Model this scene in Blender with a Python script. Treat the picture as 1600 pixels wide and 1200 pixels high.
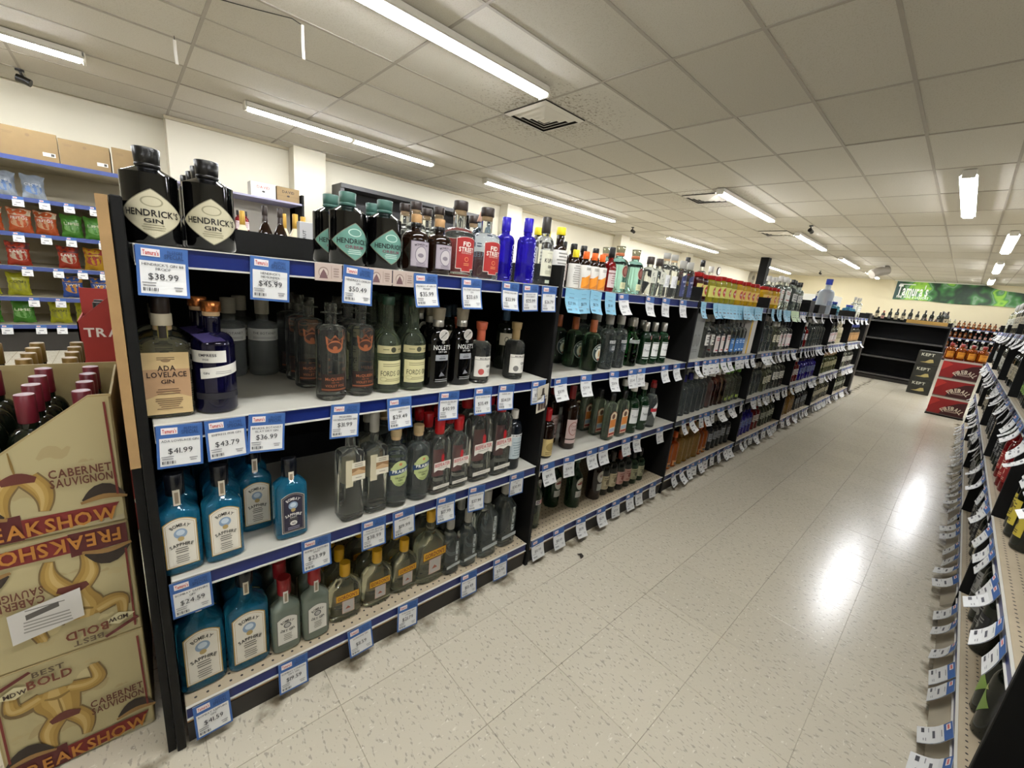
import bpy, math, random
from mathutils import Matrix, Vector, geometry
random.seed(7)
PI = math.pi
for o in list(bpy.data.objects): bpy.data.objects.remove(o)
SC = bpy.context.scene
COL = SC.collection

# ---------------------------------------------------------------- camera, world, exposure
CAM = Vector((0.0, -1.09, 1.243))
RIGHT = Vector((0.7378916, -0.66744262, 0.10018149))
DOWN = Vector((-0.08946969, -0.2438587, -0.96567495))
FWD = Vector((0.66896275, 0.70360023, -0.23965717))
cd = bpy.data.cameras.new('camera'); cam = bpy.data.objects.new('camera', cd); COL.objects.link(cam)
cd.sensor_fit = 'HORIZONTAL'; cd.sensor_width = 36.0; cd.lens = 644.77 / 1600 * 36.0
cd.clip_start = 0.02; cd.clip_end = 100
m = Matrix.Identity(4)
for i in range(3):
    m[i][0] = RIGHT[i]; m[i][1] = -DOWN[i]; m[i][2] = -FWD[i]; m[i][3] = CAM[i]
cam.matrix_world = m
SC.camera = cam
wd = bpy.data.worlds.new('world'); SC.world = wd; wd.use_nodes = True
wd.node_tree.nodes['Background'].inputs[0].default_value = (1.0, 0.96, 0.88, 1)
wd.node_tree.nodes['Background'].inputs[1].default_value = 0.02
TUBE_STRENGTH = 190.0
SC.view_settings.view_transform = 'Standard'; SC.view_settings.look = 'None'
SC.view_settings.gamma = 1.0; SC.view_settings.use_curve_mapping = False
SC.view_settings.exposure = -0.38

# ---------------------------------------------------------------- materials
def lin(c):
    return c / 12.92 if c <= 0.04045 else ((c + 0.055) / 1.055) ** 2.4
def hx(s):
    s = s.lstrip('#')
    if len(s) == 3: s = ''.join(q * 2 for q in s)
    return tuple(lin(int(s[i:i + 2], 16) / 255) for i in (0, 2, 4)) + (1.0,)
MATS = {}
def mat(col, rough=0.5, metal=0.0, trans=0.0, ior=1.45, noise=None, emit=0.0, bump=None, spec=None):
    """cached procedural material; noise=(scale, amount), bump=(scale, strength)"""
    key = (col, rough, metal, trans, ior, noise, emit, bump, spec)
    if key in MATS: return MATS[key]
    m = bpy.data.materials.new('mat_%s_%d' % (col.strip('#'), len(MATS))); m.use_nodes = True
    nt = m.node_tree; p = nt.nodes['Principled BSDF']
    c = hx(col)
    p.inputs['Base Color'].default_value = c
    p.inputs['Roughness'].default_value = rough
    p.inputs['Metallic'].default_value = metal
    p.inputs['Transmission Weight'].default_value = trans
    p.inputs['IOR'].default_value = ior
    if spec is not None: p.inputs['Specular IOR Level'].default_value = spec
    if emit:
        p.inputs['Emission Color'].default_value = c; p.inputs['Emission Strength'].default_value = emit
    if noise or bump:
        tc = nt.nodes.new('ShaderNodeTexCoord')
    if noise:
        n = nt.nodes.new('ShaderNodeTexNoise'); n.inputs['Scale'].default_value = noise[0]; n.inputs['Detail'].default_value = 4
        nt.links.new(tc.outputs['Object'], n.inputs['Vector'])
        r = nt.nodes.new('ShaderNodeMixRGB'); r.blend_type = 'MIX'
        a = tuple(x * (1 - noise[1]) for x in c[:3]) + (1,); b = tuple(min(1, x * (1 + noise[1])) for x in c[:3]) + (1,)
        r.inputs[1].default_value = a; r.inputs[2].default_value = b
        nt.links.new(n.outputs['Fac'], r.inputs[0]); nt.links.new(r.outputs[0], p.inputs['Base Color'])
    if bump:
        n2 = nt.nodes.new('ShaderNodeTexNoise'); n2.inputs['Scale'].default_value = bump[0]; n2.inputs['Detail'].default_value = 3
        nt.links.new(tc.outputs['Object'], n2.inputs['Vector'])
        bn = nt.nodes.new('ShaderNodeBump'); bn.inputs['Strength'].default_value = bump[1]; bn.inputs['Distance'].default_value = 0.002
        nt.links.new(n2.outputs['Fac'], bn.inputs['Height']); nt.links.new(bn.outputs[0], p.inputs['Normal'])
    MATS[key] = m
    return m
def paper(c): return mat(c, 0.55)
def glass(c, ior=1.4, rough=0.02, dens=1.0): return mat(c, rough, trans=dens, ior=ior)
G = dict(clear=glass('#e6eae6', dens=.98), frost=glass('#c4ccd2', 1.3, 0.3, .55), greyg=glass('#a9b2b0', dens=.93), pale=glass('#d8dcc4', dens=.96), palegreen=glass('#a9b8a0', dens=.93), dryg=glass('#8f9b8c', 1.4, .08, .5), ribbed=mat('#c9cfcc', .05, trans=.85, ior=1.4, bump=(260, .9)),
         teal=mat('#2a86ab', 0.04, trans=0.7, ior=1.4), black=mat('#050505', 0.05), indigo=mat('#0b0a26', 0.06, trans=0.15),
         cobalt=mat('#2417b0', 0.05, trans=0.6), brown=mat('#180c06', 0.06), wine=mat('#0d120a', 0.08), green=glass('#2f8a3e'),
         dkgreen=mat('#12331a', 0.06, trans=0.5), gin=glass('#9fc9a4'), aqua=glass('#a8dcd6'), amber=mat('#9a4a0c', 0.05, trans=0.6),
         gold=mat('#c99a3a', 0.05, trans=0.7), orange=mat('#d0661a', 0.05, trans=0.6), red=mat('#7a0f12', 0.05, trans=0.4),
         cream=mat('#d9cfae', 0.25), olive=mat('#a8a32c', 0.08, trans=0.5), yellow=mat('#d2a91c', 0.08, trans=0.5), cherry=mat('#2a0608', 0.08),
         bluej=mat('#1d3f8c', 0.1, trans=0.4), redj=mat('#c0301c', 0.1, trans=0.4), smoke=mat('#20242a', 0.06, trans=0.5), greens=mat('#49551f', 0.08, trans=0.4),
         pinkg=glass('#d9a8a0'), bluish=glass('#9fb4d0'))

# ---------------------------------------------------------------- mesh helpers
class MB:
    def __init__(s): s.v = []; s.f = []; s.mi = []; s.mats = []; s.sm = []
    def m(s, mt):
        if mt not in s.mats: s.mats.append(mt)
        return s.mats.index(mt)
    def add(s, vs, fs, mt, smooth=False):
        b = len(s.v); k = s.m(mt); s.v += [tuple(v) for v in vs]
        for f in fs: s.f.append([b + i for i in f]); s.mi.append(k); s.sm.append(smooth)
        return s
    def box(s, x0, y0, z0, x1, y1, z1, mt, c=0.0):
        if c <= 0:
            vs = [(x, y, z) for z in (z0, z1) for y in (y0, y1) for x in (x0, x1)]
            return s.add(vs, [(0, 2, 3, 1), (4, 5, 7, 6), (0, 1, 5, 4), (2, 6, 7, 3), (0, 4, 6, 2), (1, 3, 7, 5)], mt)
        # chamfered box: 24 vertices
        import bmesh
        bm = bmesh.new(); bmesh.ops.create_cube(bm, size=1)
        for v in bm.verts: v.co = Vector(((x0 + x1) / 2 + v.co.x * (x1 - x0), (y0 + y1) / 2 + v.co.y * (y1 - y0), (z0 + z1) / 2 + v.co.z * (z1 - z0)))
        bmesh.ops.bevel(bm, geom=list(bm.edges), offset=c, segments=1, affect='EDGES')
        bm.verts.index_update()
        vs = [tuple(v.co) for v in bm.verts]; fs = [[v.index for v in f.verts] for f in bm.faces]; bm.free()
        return s.add(vs, fs, mt)
    def rings(s, rings, mt, seg=20, smooth=True, cx=0, cy=0):
        """rings: (z, a, b, exponent) closed at both ends"""
        vs = []; fs = []
        for (z, a, b, n) in rings:
            for i in range(seg):
                t = 2 * PI * (i + .5) / seg; c, q = math.cos(t), math.sin(t)
                r = (abs(c) ** n + abs(q) ** n) ** (-1.0 / n)
                vs.append((cx + a * r * c, cy + b * r * q, z))
        for k in range(len(rings) - 1):
            for i in range(seg):
                j = (i + 1) % seg
                fs.append((k * seg + i, k * seg + j, (k + 1) * seg + j, (k + 1) * seg + i))
        fs.append(tuple(reversed(range(seg)))); fs.append(tuple((len(rings) - 1) * seg + i for i in range(seg)))
        return s.add(vs, fs, mt, smooth)
    def cyl(s, r0, z0, z1, mt, r1=None, seg=16, ch=0.0015, cx=0, cy=0):
        r1 = r0 if r1 is None else r1
        return s.rings([(z0, r0 * .96, r0 * .96, 2), (z0 + ch, r0, r0, 2), (z1 - ch, r1, r1, 2), (z1, r1 * .93, r1 * .93, 2)], mt, seg, True, cx, cy)
    def tube(s, pts, r, mt, seg=8):
        vs = []; fs = []; P = [Vector(p) for p in pts]
        for i, p in enumerate(P):
            d = (P[min(i + 1, len(P) - 1)] - P[max(i - 1, 0)]).normalized()
            u = d.cross(Vector((0, 0, 1)));  u = u if u.length > .01 else d.cross(Vector((1, 0, 0))); u.normalize(); w = d.cross(u)
            for k in range(seg):
                t = 2 * PI * k / seg; vs.append(p + r * (math.cos(t) * u + math.sin(t) * w))
        for i in range(len(P) - 1):
            for k in range(seg):
                j = (k + 1) % seg; fs.append((i * seg + k, i * seg + j, (i + 1) * seg + j, (i + 1) * seg + k))
        fs.append(tuple(range(seg))); fs.append(tuple(reversed([(len(P) - 1) * seg + k for k in range(seg)])))
        return s.add(vs, fs, mt, True)
    def mesh(s, name):
        me = bpy.data.meshes.new(name); me.from_pydata(s.v, [], s.f)
        for q in s.mats: me.materials.append(q)
        me.polygons.foreach_set('material_index', s.mi); me.polygons.foreach_set('use_smooth', s.sm)
        me.update()
        if any(s.sm):
            try: me.set_sharp_from_angle(angle=math.radians(50))
            except Exception: pass
        return me
def obj(name, data, parent=None, loc=None, rot=None):
    o = bpy.data.objects.new(name, data); COL.objects.link(o)
    if parent is not None: o.parent = parent
    if loc is not None: o.location = loc
    if rot is not None: o.rotation_euler = rot
    return o
def tag(o, label, cat, group=None):
    o['label'] = label; o['category'] = cat
    if group: o['group'] = group
    return o
def thing(name, label, cat, loc=(0, 0, 0), rz=0.0, group=None):
    return tag(obj(name, None, None, loc, (0, 0, rz)), label, cat, group)
def struct(name, mb, parent=None):
    o = obj(name, mb.mesh(name), parent)
    if parent is None: o['kind'] = 'structure'
    return o

# ---------------------------------------------------------------- lettering
CHARS = "ABCDEFGHIJKLMNOPQRSTUVWXYZabcdefghijklmnopqrstuvwxyz0123456789$.'&%-/!"
GL = {}
def _glyphs():
    tmp = []
    for bold in (0, 1):
        for ch in CHARS:
            cu = bpy.data.curves.new('g', 'FONT'); cu.body = ch; cu.size = 1.0; cu.resolution_u = 2; cu.offset = 0.022 * bold
            o = bpy.data.objects.new('g', cu); COL.objects.link(o); tmp.append((ch, bold, o))
    bpy.context.view_layer.update(); dg = bpy.context.evaluated_depsgraph_get()
    for ch, bold, o in tmp:
        me = bpy.data.meshes.new_from_object(o.evaluated_get(dg))
        vs = [(v.co.x, v.co.y) for v in me.vertices]; me.calc_loop_triangles()
        fs = [tuple(t.vertices) for t in me.loop_triangles]
        x0 = min(v[0] for v in vs); x1 = max(v[0] for v in vs)
        GL[ch, bold] = ([(a - x0, b) for a, b in vs], fs, x1 - x0)
        bpy.data.meshes.remove(me)
    for ch, bold, o in tmp:
        cu = o.data; bpy.data.objects.remove(o); bpy.data.curves.remove(cu)
_glyphs()
def layout(s, bold):
    x = 0; out = []
    for ch in s:
        if (ch, bold) not in GL: x += .32; continue
        out.append((ch, x)); x += GL[ch, bold][2] + .09
    return out, max(x - .09, .01)
def decal(mb, els, fn, step=0.004):
    """flat print: els drawn in order, each a hair above the last; fn(u, v, lift) -> xyz"""
    for k, e in enumerate(els):
        t = e[0]; L = 0.0003 + 0.00011 * k
        def strip(x0, x1, lo, hi, mt):
            n = max(1, min(40, int(math.ceil((x1 - x0) / step)))); vs = []; fs = []
            for i in range(n + 1):
                u = x0 + (x1 - x0) * i / n; vs += [fn(u, lo(u), L), fn(u, hi(u), L)]
            for i in range(n): fs.append((2 * i, 2 * i + 2, 2 * i + 3, 2 * i + 1))
            mb.add(vs, fs, mt)
        if t == 'r': strip(e[1], e[3], lambda u: e[2], lambda u: e[4], paper(e[5]))
        elif t == 'd':   # diamond with softened tips
            _, cx, cy, w, h, c = e[:6]
            p = e[6] if len(e) > 6 else 1.15
            g = lambda u: h / 2 * max(0.0, 1 - min(1, abs(u - cx) / (w / 2)) ** p)
            strip(cx - w / 2, cx, lambda u: cy - g(u), lambda u: cy + g(u), paper(c)); strip(cx, cx + w / 2, lambda u: cy - g(u), lambda u: cy + g(u), paper(c))
        elif t == 'e':
            _, cx, cy, rx, ry, c = e
            n = 14; vs = []; fs = []
            xs = [cx - rx * math.cos(PI * i / n) for i in range(n + 1)]
            for i, u in enumerate(xs):
                q = ry * math.sin(PI * i / n); vs += [fn(u, cy - q, L), fn(u, cy + q, L)]
            mb.add(vs, [(2 * i, 2 * i + 2, 2 * i + 3, 2 * i + 1) for i in range(n)], paper(c))
        elif t == 'a':
            _, x0, y0, x1, y1, rise, c = e
            mid = (x0 + x1) / 2; hw = (x1 - x0) / 2
            strip(x0, x1, lambda u: y0, lambda u: y1 - rise * ((u - mid) / hw) ** 2, paper(c))
        elif t == 'q':   # sheared band
            _, x0, y0, x1, y1, dy, c = e
            strip(x0, x1, lambda u: y0 + dy * (u - x0) / (x1 - x0), lambda u: y1 + dy * (u - x0) / (x1 - x0), paper(c))
        elif t == 'p':
            pts = e[1]; tri = geometry.tessellate_polygon([[Vector((a, b, 0)) for a, b in pts]])
            mb.add([fn(a, b, L) for a, b in pts], [tuple(q) for q in tri], paper(e[2]))
        elif t == 'l':
            _, cx, cy, w, n, dy, c = e
            rr = random.Random(int(cx * 1e4) + n)
            for i in range(n):
                ww = w * (.6 + .4 * rr.random()) / 2; y = cy - i * dy
                strip(cx - ww, cx + ww, lambda u: y - dy * .2, lambda u: y + dy * .2, paper(c))
        elif t in ('t', 'tv'):
            _, s, cx, cy, h, w, c = e[:7]; bold = e[7] if len(e) > 7 else 0
            lay, tw = layout(s, bold); sy = h / .72; sx = sy
            if w and tw * sx > w: sx = w / tw
            elif w and len(e) > 8: sx = w / tw
            L2 = L + .0003; mt = paper(c)
            for ch, x in lay:
                vs, fs, _w = GL[ch, bold]; P = []
                for a, b in vs:
                    uu = (x + a - tw / 2) * sx; vv = (b - .36) * sy
                    P.append(fn(cx + uu, cy + vv, L2) if t == 't' else fn(cx - vv, cy + uu, L2))
                mb.add(P, fs, mt)
        elif t == 'ta':  # lettering on an arc of radius R (R < 0 bends down)
            _, s, cx, cy, R, h, w, c = e[:8]; bold = e[8] if len(e) > 8 else 1
            lay, tw = layout(s, bold); sy = h / .72; sx = w / tw; mt = paper(c); L2 = L + .0003
            for ch, x in lay:
                vs, fs, _w = GL[ch, bold]; P = []
                for a, b in vs:
                    th = (x + a - tw / 2) * sx / R; rr = R + (b - .36) * sy
                    P.append(fn(cx + rr * math.sin(th), cy + rr * math.cos(th) - R, L2))
                mb.add(P, fs, mt)
def cylmap(r): return lambda u, v, l: ((r + l) * math.sin(u / r), -(r + l) * math.cos(u / r), v)
def supmap(a, b, n): return lambda u, v, l: (u, -b * max(0.0, 1 - min(1, abs(u / a)) ** n) ** (1 / n) - l, v)
def flatmap(y): return lambda u, v, l: (u, y - l, v)

# ---------------------------------------------------------------- room shell
H = 2.90
X0, X1, Y0, Y1 = -7.0, 23.6, -7.5, 6.64
WALL = mat('#d3cdb9', 0.7, noise=(1.5, .05), bump=(60, .08))
def floor_material(lines):
    m = bpy.data.materials.new('vinyl_tile'); m.use_nodes = True; nt = m.node_tree; p = nt.nodes['Principled BSDF']
    N = nt.nodes.new; K = nt.links.new
    geo = N('ShaderNodeNewGeometry')
    oi = N('ShaderNodeObjectInfo')
    def noise(sc, det=3, stretch=None):
        n = N('ShaderNodeTexNoise'); n.inputs['Scale'].default_value = sc; n.inputs['Detail'].default_value = det
        if stretch:
            mp = N('ShaderNodeMapping'); mp.inputs['Scale'].default_value = stretch[:3]; mp.inputs['Rotation'].default_value = (0, 0, stretch[3])
            K(geo.outputs['Position'], mp.inputs[0]); K(mp.outputs[0], n.inputs['Vector'])
        else: K(geo.outputs['Position'], n.inputs['Vector'])
        return n
    def ramp(src, a, b, ca, cb):
        r = N('ShaderNodeValToRGB'); r.color_ramp.elements[0].position = a; r.color_ramp.elements[1].position = b
        r.color_ramp.elements[0].color = ca; r.color_ramp.elements[1].color = cb; K(src, r.inputs[0]); return r
    def mix(fac, a, b, bt='MIX'):
        x = N('ShaderNodeMixRGB'); x.blend_type = bt
        for i, q in enumerate((fac, a, b)):
            if isinstance(q, (int, float)): x.inputs[i].default_value = q
            elif isinstance(q, tuple): x.inputs[i].default_value = q
            else: K(q, x.inputs[i])
        return x.outputs[0]
    base = mix(noise(1.1).outputs['Fac'], hx('#c5bda8'), hx('#cec6b2'))
    base = mix(oi.outputs['Random'], mix(1.0, base, (.95, .95, .95, 1), 'MULTIPLY'), base)
    fl = ramp(noise(120, 2, (1, .42, 1, .35)).outputs['Fac'], .59, .67, (0, 0, 0, 1), (.85, .85, .85, 1))
    base = mix(fl.outputs[0], base, hx('#a0988a'))
    fl2 = ramp(noise(110, 2, (.4, 1, 1, .2)).outputs['Fac'], .66, .7, (0, 0, 0, 1), (1, 1, 1, 1))
    base = mix(fl2.outputs[0], base, hx('#d8d2c1'))
    sc = ramp(noise(30, 5, (1, .04, 1, 1.0)).outputs['Fac'], .70, .78, (0, 0, 0, 1), (.6, .6, .6, 1))
    base = mix(sc.outputs[0], base, hx('#7a705c'))
    # grime gathered along the shelf bases
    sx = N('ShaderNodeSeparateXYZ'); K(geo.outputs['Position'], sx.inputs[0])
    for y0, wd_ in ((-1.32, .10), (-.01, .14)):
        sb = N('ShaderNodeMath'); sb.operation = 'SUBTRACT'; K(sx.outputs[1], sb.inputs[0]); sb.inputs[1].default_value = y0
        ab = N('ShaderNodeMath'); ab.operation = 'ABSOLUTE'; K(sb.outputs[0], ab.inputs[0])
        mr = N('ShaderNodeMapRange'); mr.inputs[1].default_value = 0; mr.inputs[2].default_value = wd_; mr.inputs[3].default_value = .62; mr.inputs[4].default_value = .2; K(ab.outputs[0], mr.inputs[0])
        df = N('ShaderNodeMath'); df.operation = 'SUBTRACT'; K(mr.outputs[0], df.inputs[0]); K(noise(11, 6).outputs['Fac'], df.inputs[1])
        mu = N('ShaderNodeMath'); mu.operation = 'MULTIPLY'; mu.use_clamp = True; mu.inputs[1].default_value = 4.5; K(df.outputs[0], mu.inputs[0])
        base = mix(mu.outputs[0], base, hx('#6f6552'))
    K(base, p.inputs['Base Color'])
    if lines:
        br = N('ShaderNodeTexBrick'); br.offset = 0; br.inputs['Color1'].default_value = (1, 1, 1, 1); br.inputs['Color2'].default_value = (1, 1, 1, 1)
        br.inputs['Mortar'].default_value = (.55, .52, .45, 1); br.inputs['Scale'].default_value = 1
        br.inputs['Mortar Size'].default_value = .002; br.inputs['Brick Width'].default_value = .3048; br.inputs['Row Height'].default_value = .3048
        K(geo.outputs['Position'], br.inputs['Vector']); K(mix(1.0, base, br.outputs['Color'], 'MULTIPLY'), p.inputs['Base Color'])
    p.inputs['Roughness'].default_value = .22
    bp = N('ShaderNodeBump'); bp.inputs['Strength'].default_value = .05; bp.inputs['Distance'].default_value = .002
    K(noise(24, 3).outputs['Fac'], bp.inputs['Height']); K(bp.outputs[0], p.inputs['Normal'])
    return m
fm = floor_material(True); ft = floor_material(False)
mb = MB()
mb.add([(X0, Y0, -.003), (X1, Y0, -.003), (X1, 7.2, -.003), (X0, 7.2, -.003)], [(0, 1, 2, 3)], fm)
floor = struct('floor', mb)
TS = .3048
tile = MB().box(-TS / 2 + .0005, -TS / 2 + .0005, -.004, TS / 2 - .0005, TS / 2 - .0005, 0, ft, .0008).mesh('floor_tile')
for i in range(-2, 40):
    for j in range(-5, 1):
        rt = random.choice((0, 1, 2, 3)) * PI / 2
        obj('floor_tile', tile, floor, (.965 + .15 + TS * (i - 3), -1.09 + .04 + .15 + TS * (j + 3) - TS * 0, random.uniform(-.0003, .0001)), (0, 0, 0))

# ceiling: suspended grid with lay-in panels
def ceiling_material():
    m = bpy.data.materials.new('ceiling_panel'); m.use_nodes = True; nt = m.node_tree; p = nt.nodes['Principled BSDF']
    N = nt.nodes.new; K = nt.links.new; geo = N('ShaderNodeNewGeometry'); oi = N('ShaderNodeObjectInfo')
    n = N('ShaderNodeTexNoise'); n.inputs['Scale'].default_value = 130; K(geo.outputs['Position'], n.inputs['Vector'])
    r = N('ShaderNodeValToRGB'); r.color_ramp.elements[0].position = .34; r.color_ramp.elements[1].position = .46
    r.color_ramp.elements[0].color = hx('#b9b4a6'); r.color_ramp.elements[1].color = hx('#c6c2b7'); K(n.outputs['Fac'], r.inputs[0])
    x = N('ShaderNodeMixRGB'); x.blend_type = 'MULTIPLY'; x.inputs[0].default_value = 1
    t = N('ShaderNodeValToRGB'); t.color_ramp.elements[0].color = (.86, .85, .82, 1); t.color_ramp.elements[1].color = (1, 1, 1, 1); K(oi.outputs['Random'], t.inputs[0])
    K(r.outputs[0], x.inputs[1]); K(t.outputs[0], x.inputs[2])
    last = x.outputs[0]
    for vx, vy in ((3.3, 2.3), (7.3, 2.25), (11.0, 2.2)):   # soot blown out of the air vents
        d = N('ShaderNodeVectorMath'); d.operation = 'DISTANCE'; d.inputs[1].default_value = (vx, vy, H); K(geo.outputs['Position'], d.inputs[0])
        n2 = N('ShaderNodeTexNoise'); n2.inputs['Scale'].default_value = 45; n2.inputs['Detail'].default_value = 5; K(geo.outputs['Position'], n2.inputs['Vector'])
        mr = N('ShaderNodeMapRange'); mr.inputs[1].default_value = .2; mr.inputs[2].default_value = 1.5; mr.inputs[3].default_value = .57; mr.inputs[4].default_value = .22; K(d.outputs['Value'], mr.inputs[0])
        lt = N('ShaderNodeMath'); lt.operation = 'SUBTRACT'; K(mr.outputs[0], lt.inputs[0]); K(n2.outputs['Fac'], lt.inputs[1])
        mu = N('ShaderNodeMath'); mu.operation = 'MULTIPLY'; mu.use_clamp = True; mu.inputs[1].default_value = 4; K(lt.outputs[0], mu.inputs[0])
        y = N('ShaderNodeMixRGB'); K(mu.outputs[0], y.inputs[0]); K(last, y.inputs[1]); y.inputs[2].default_value = hx('#6b604c'); last = y.outputs[0]
    K(last, p.inputs['Base Color']); p.inputs['Roughness'].default_value = .85
    b = N('ShaderNodeBump'); b.inputs['Strength'].default_value = .25; b.inputs['Distance'].default_value = .002; K(n.outputs['Fac'], b.inputs['Height']); K(b.outputs[0], p.inputs['Normal'])
    return m
cm = ceiling_material()
mb = MB(); mb.box(X0, Y0, H + .02, X1, 7.2, H + .08, mat('#c4c0b2', .9))
ceiling = struct('ceiling', mb)
PX, PY = 1.2192, .6096
GX, GY = .597, .19
panel = MB().box(-PX / 2 + .008, -PY / 2 + .008, 0, PX / 2 - .008, PY / 2 - .008, .02, cm, .003).mesh('ceiling_panel')
bar = mat('#9d968a', .6, noise=(8, .1))
far = MB()
iy0, iy1 = -7, 10
for i in range(-2, 19):
    for j in range(iy0, iy1 + 1):
        c = (GX + PX * (i + .5), GY + PY * (j + .5))
        if c[1] > 6.6: continue
        if i < 13: obj('ceiling_panel', panel, ceiling, (c[0], c[1], H + random.uniform(-.002, .004)), (random.uniform(-.002, .002), random.uniform(-.002, .002), 0))
        elif c[0] < X1 - .3: far.box(c[0] - PX / 2 + .008, c[1] - PY / 2 + .008, H, c[0] + PX / 2 - .008, c[1] + PY / 2 - .008, H + .02, cm)
fo = obj('ceiling_panel_field', far.mesh('ceiling_panel_field'), ceiling); fo['kind'] = 'stuff'
for i in range(-2, 20):
    x = GX + PX * i
    if x > X1: break
    obj('grid_bar', MB().box(-.012, GY + PY * iy0, -.003, .012, 6.62, .02, bar).mesh('grid_bar'), ceiling, (x, 0, H))
gl = MB().box(GX - 2 * PX, -.012, -.0035, X1 - .01, .012, .02, bar).mesh('grid_bar')
for j in range(iy0, iy1 + 2):
    y = GY + PY * j
    if y < 6.6: obj('grid_bar', gl, ceiling, (0, y, H))

# walls
mb = MB().box(.58, Y1, 0, X1, Y1 + .15, H + .05, WALL); struct('wall_back', mb)
mb = MB().box(X0, 7.0, 0, .58, 7.15, H + .05, WALL); mb.box(.58, 6.79, 0, .7, 7.15, H + .05, WALL); struct('wall_back_recess', mb)
mb = MB().box(X1, Y0, 0, X1 + .15, 7.15, H + .05, mat('#d9cfae', .7, noise=(1.2, .05))); struct('wall_far', mb)
mb = MB().box(X0 - .15, Y0, 0, X0, 7.15, H + .05, WALL); struct('wall_near', mb)
mb = MB().box(X0, Y0 - .15, 0, X1, Y0, H + .05, WALL); struct('wall_right', mb)
for k, (a, b) in enumerate(((2.05, 2.52), (6.4, 6.85), (10.9, 11.35), (15.2, 15.65))):
    struct('trim_%d' % (k + 1), MB().box(a, 6.36, 0, b, Y1, H, WALL, .004))
struct('trim_5', MB().box(.56, 6.60, H - .04, X1, 6.64, H, mat('#b3a98e', .6)))
struct('trim_6', MB().box(16.1, 3.95, 0, 16.38, 4.2, H, mat('#080706', .6, spec=.2)))

# ---------------------------------------------------------------- ceiling fittings
TUBE = mat('#f8faff', 0.4, emit=TUBE_STRENGTH)
HOUSE = mat('#d8d4c8', 0.5)
def fixture(x0, x1, y, label, group=None, two=True):
    t = thing('fluorescent_light', label, 'light', ((x0 + x1) / 2, y, H - .0035), 0, group)
    L = (x1 - x0) / 2
    mb = MB(); mb.box(-L, -.055, -.045, L, .055, 0, HOUSE)
    for q in (-1, 1):
        mb.add([(-L, q * .05, -.045), (L, q * .05, -.045), (L, q * .072, -.064), (-L, q * .072, -.064), (-L, q * .055, -.038), (L, q * .055, -.038), (L, q * .075, -.06), (-L, q * .075, -.06)],
               [(0, 1, 2, 3), (4, 7, 6, 5), (3, 2, 6, 7), (0, 3, 7, 4), (1, 5, 6, 2)], HOUSE)
    obj('housing', mb.mesh('housing'), t)
    for s in ((-1, 1) if two else (0,)):
        o = obj('tube', MB().tube([(-L + .03, s * .033, -.068), (0, s * .033, -.068), (L - .03, s * .033, -.068)], .013, TUBE, 10).mesh('tube'), t)
    for s in (-1, 1):
        obj('end_cap', MB().box(s * L - .012, -.055, -.084, s * L + .012, .055, 0, HOUSE, .004).mesh('end_cap'), t)
FX = [(.40, 2.84, 1.87, 'bright fluorescent strip beside the square ceiling vent nearest the shelf end'),
      (6.67, 9.11, 1.87, 'fluorescent strip just past the small dark ceiling vent over the back aisle'),
      (10.85, 13.4, 1.87, 'fluorescent strip beside the black dome camera over the back aisle'),
      (15.4, 18.1, 1.85, 'short looking fluorescent strip before the round grey spotlight'),
      (19.8, 22.3, 1.80, 'fluorescent strip touching the round grey spotlight on the ceiling'),
      (-2.54, -.10, 5.05, 'fluorescent strip above the snack shelves by the corner'),
      (1.17, 2.37, 4.95, 'fluorescent strip above the black wall cabinet, half by the corner'), (2.39, 3.60, 4.95, 'fluorescent strip above the black wall cabinet, half away from the corner'),
      (4.67, 6.02, 5.0, 'long fluorescent strip above the red labelled gin bottles, first half'), (6.04, 8.5, 5.0, 'long fluorescent strip above the red labelled gin bottles, second half'),
      (11.06, 13.2, 5.0, 'fluorescent strip near the back wall before the wall clock, longer half'), (13.25, 14.4, 5.0, 'fluorescent strip near the back wall before the wall clock, shorter half'),
      (18.8, 21.9, 4.8, 'fluorescent strip behind the black column'),
      (6.8, 9.25, -.70, 'twin tube fluorescent strip above the aisle floor'),
      (11.0, 13.5, -1.23, 'twin tube fluorescent strip over the right hand shelves near the banner'),
      (15.6, 18.1, -1.24, 'second twin tube fluorescent strip before the green banner'), (20.4, 22.5, -1.24, 'last twin tube fluorescent strip touching the green banner'),
      (-4.2, -1.76, 1.87, 'fluorescent strip behind the viewer over the back aisle'), (-.6, 1.84, -.7, 'fluorescent strip over the aisle above the viewer'),
      (-4.0, -1.56, -4.3, 'fluorescent strip over the neighbouring aisle, rear'), (.6, 3.04, -4.3, 'fluorescent strip over the neighbouring aisle, first'), (6.2, 8.64, -4.3, 'fluorescent strip over the neighbouring aisle, second'), (12, 14.44, -4.3, 'fluorescent strip over the neighbouring aisle, third')]
for a in FX: fixture(a[0], a[1], a[2], a[3], 'ceiling strip lights')
ALU = mat('#cfcabd', .5)
def vent(x, y, label):
    t = thing('air_vent', label, 'vent', (x, y, H - .0035), 0, 'square ceiling vents')
    obj('backing', MB().box(-.29, -.29, -.012, .29, .29, 0, mat('#2a2620', .8)).mesh('backing'), t)
    for k, r in enumerate((.29, .22, .155, .095)):
        w = .046; mb = MB(); zz = -.012 - .006 * k
        q = []
        for s, e in ((r, zz), (r - w, zz - .018)):
            q += [(-s, -s, e), (s, -s, e), (s, s, e), (-s, s, e)]
        mb.add(q, [(0, 1, 5, 4), (1, 2, 6, 5), (2, 3, 7, 6), (3, 0, 4, 7)], ALU)
        obj('louvre', mb.mesh('louvre'), t)
    obj('centre_plate', MB().box(-.05, -.05, -.042, .05, .05, -.036, ALU, .003).mesh('centre_plate'), t)
vent(3.29, 2.3, 'sooty square ceiling vent at the end of the near fluorescent strip')
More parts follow.
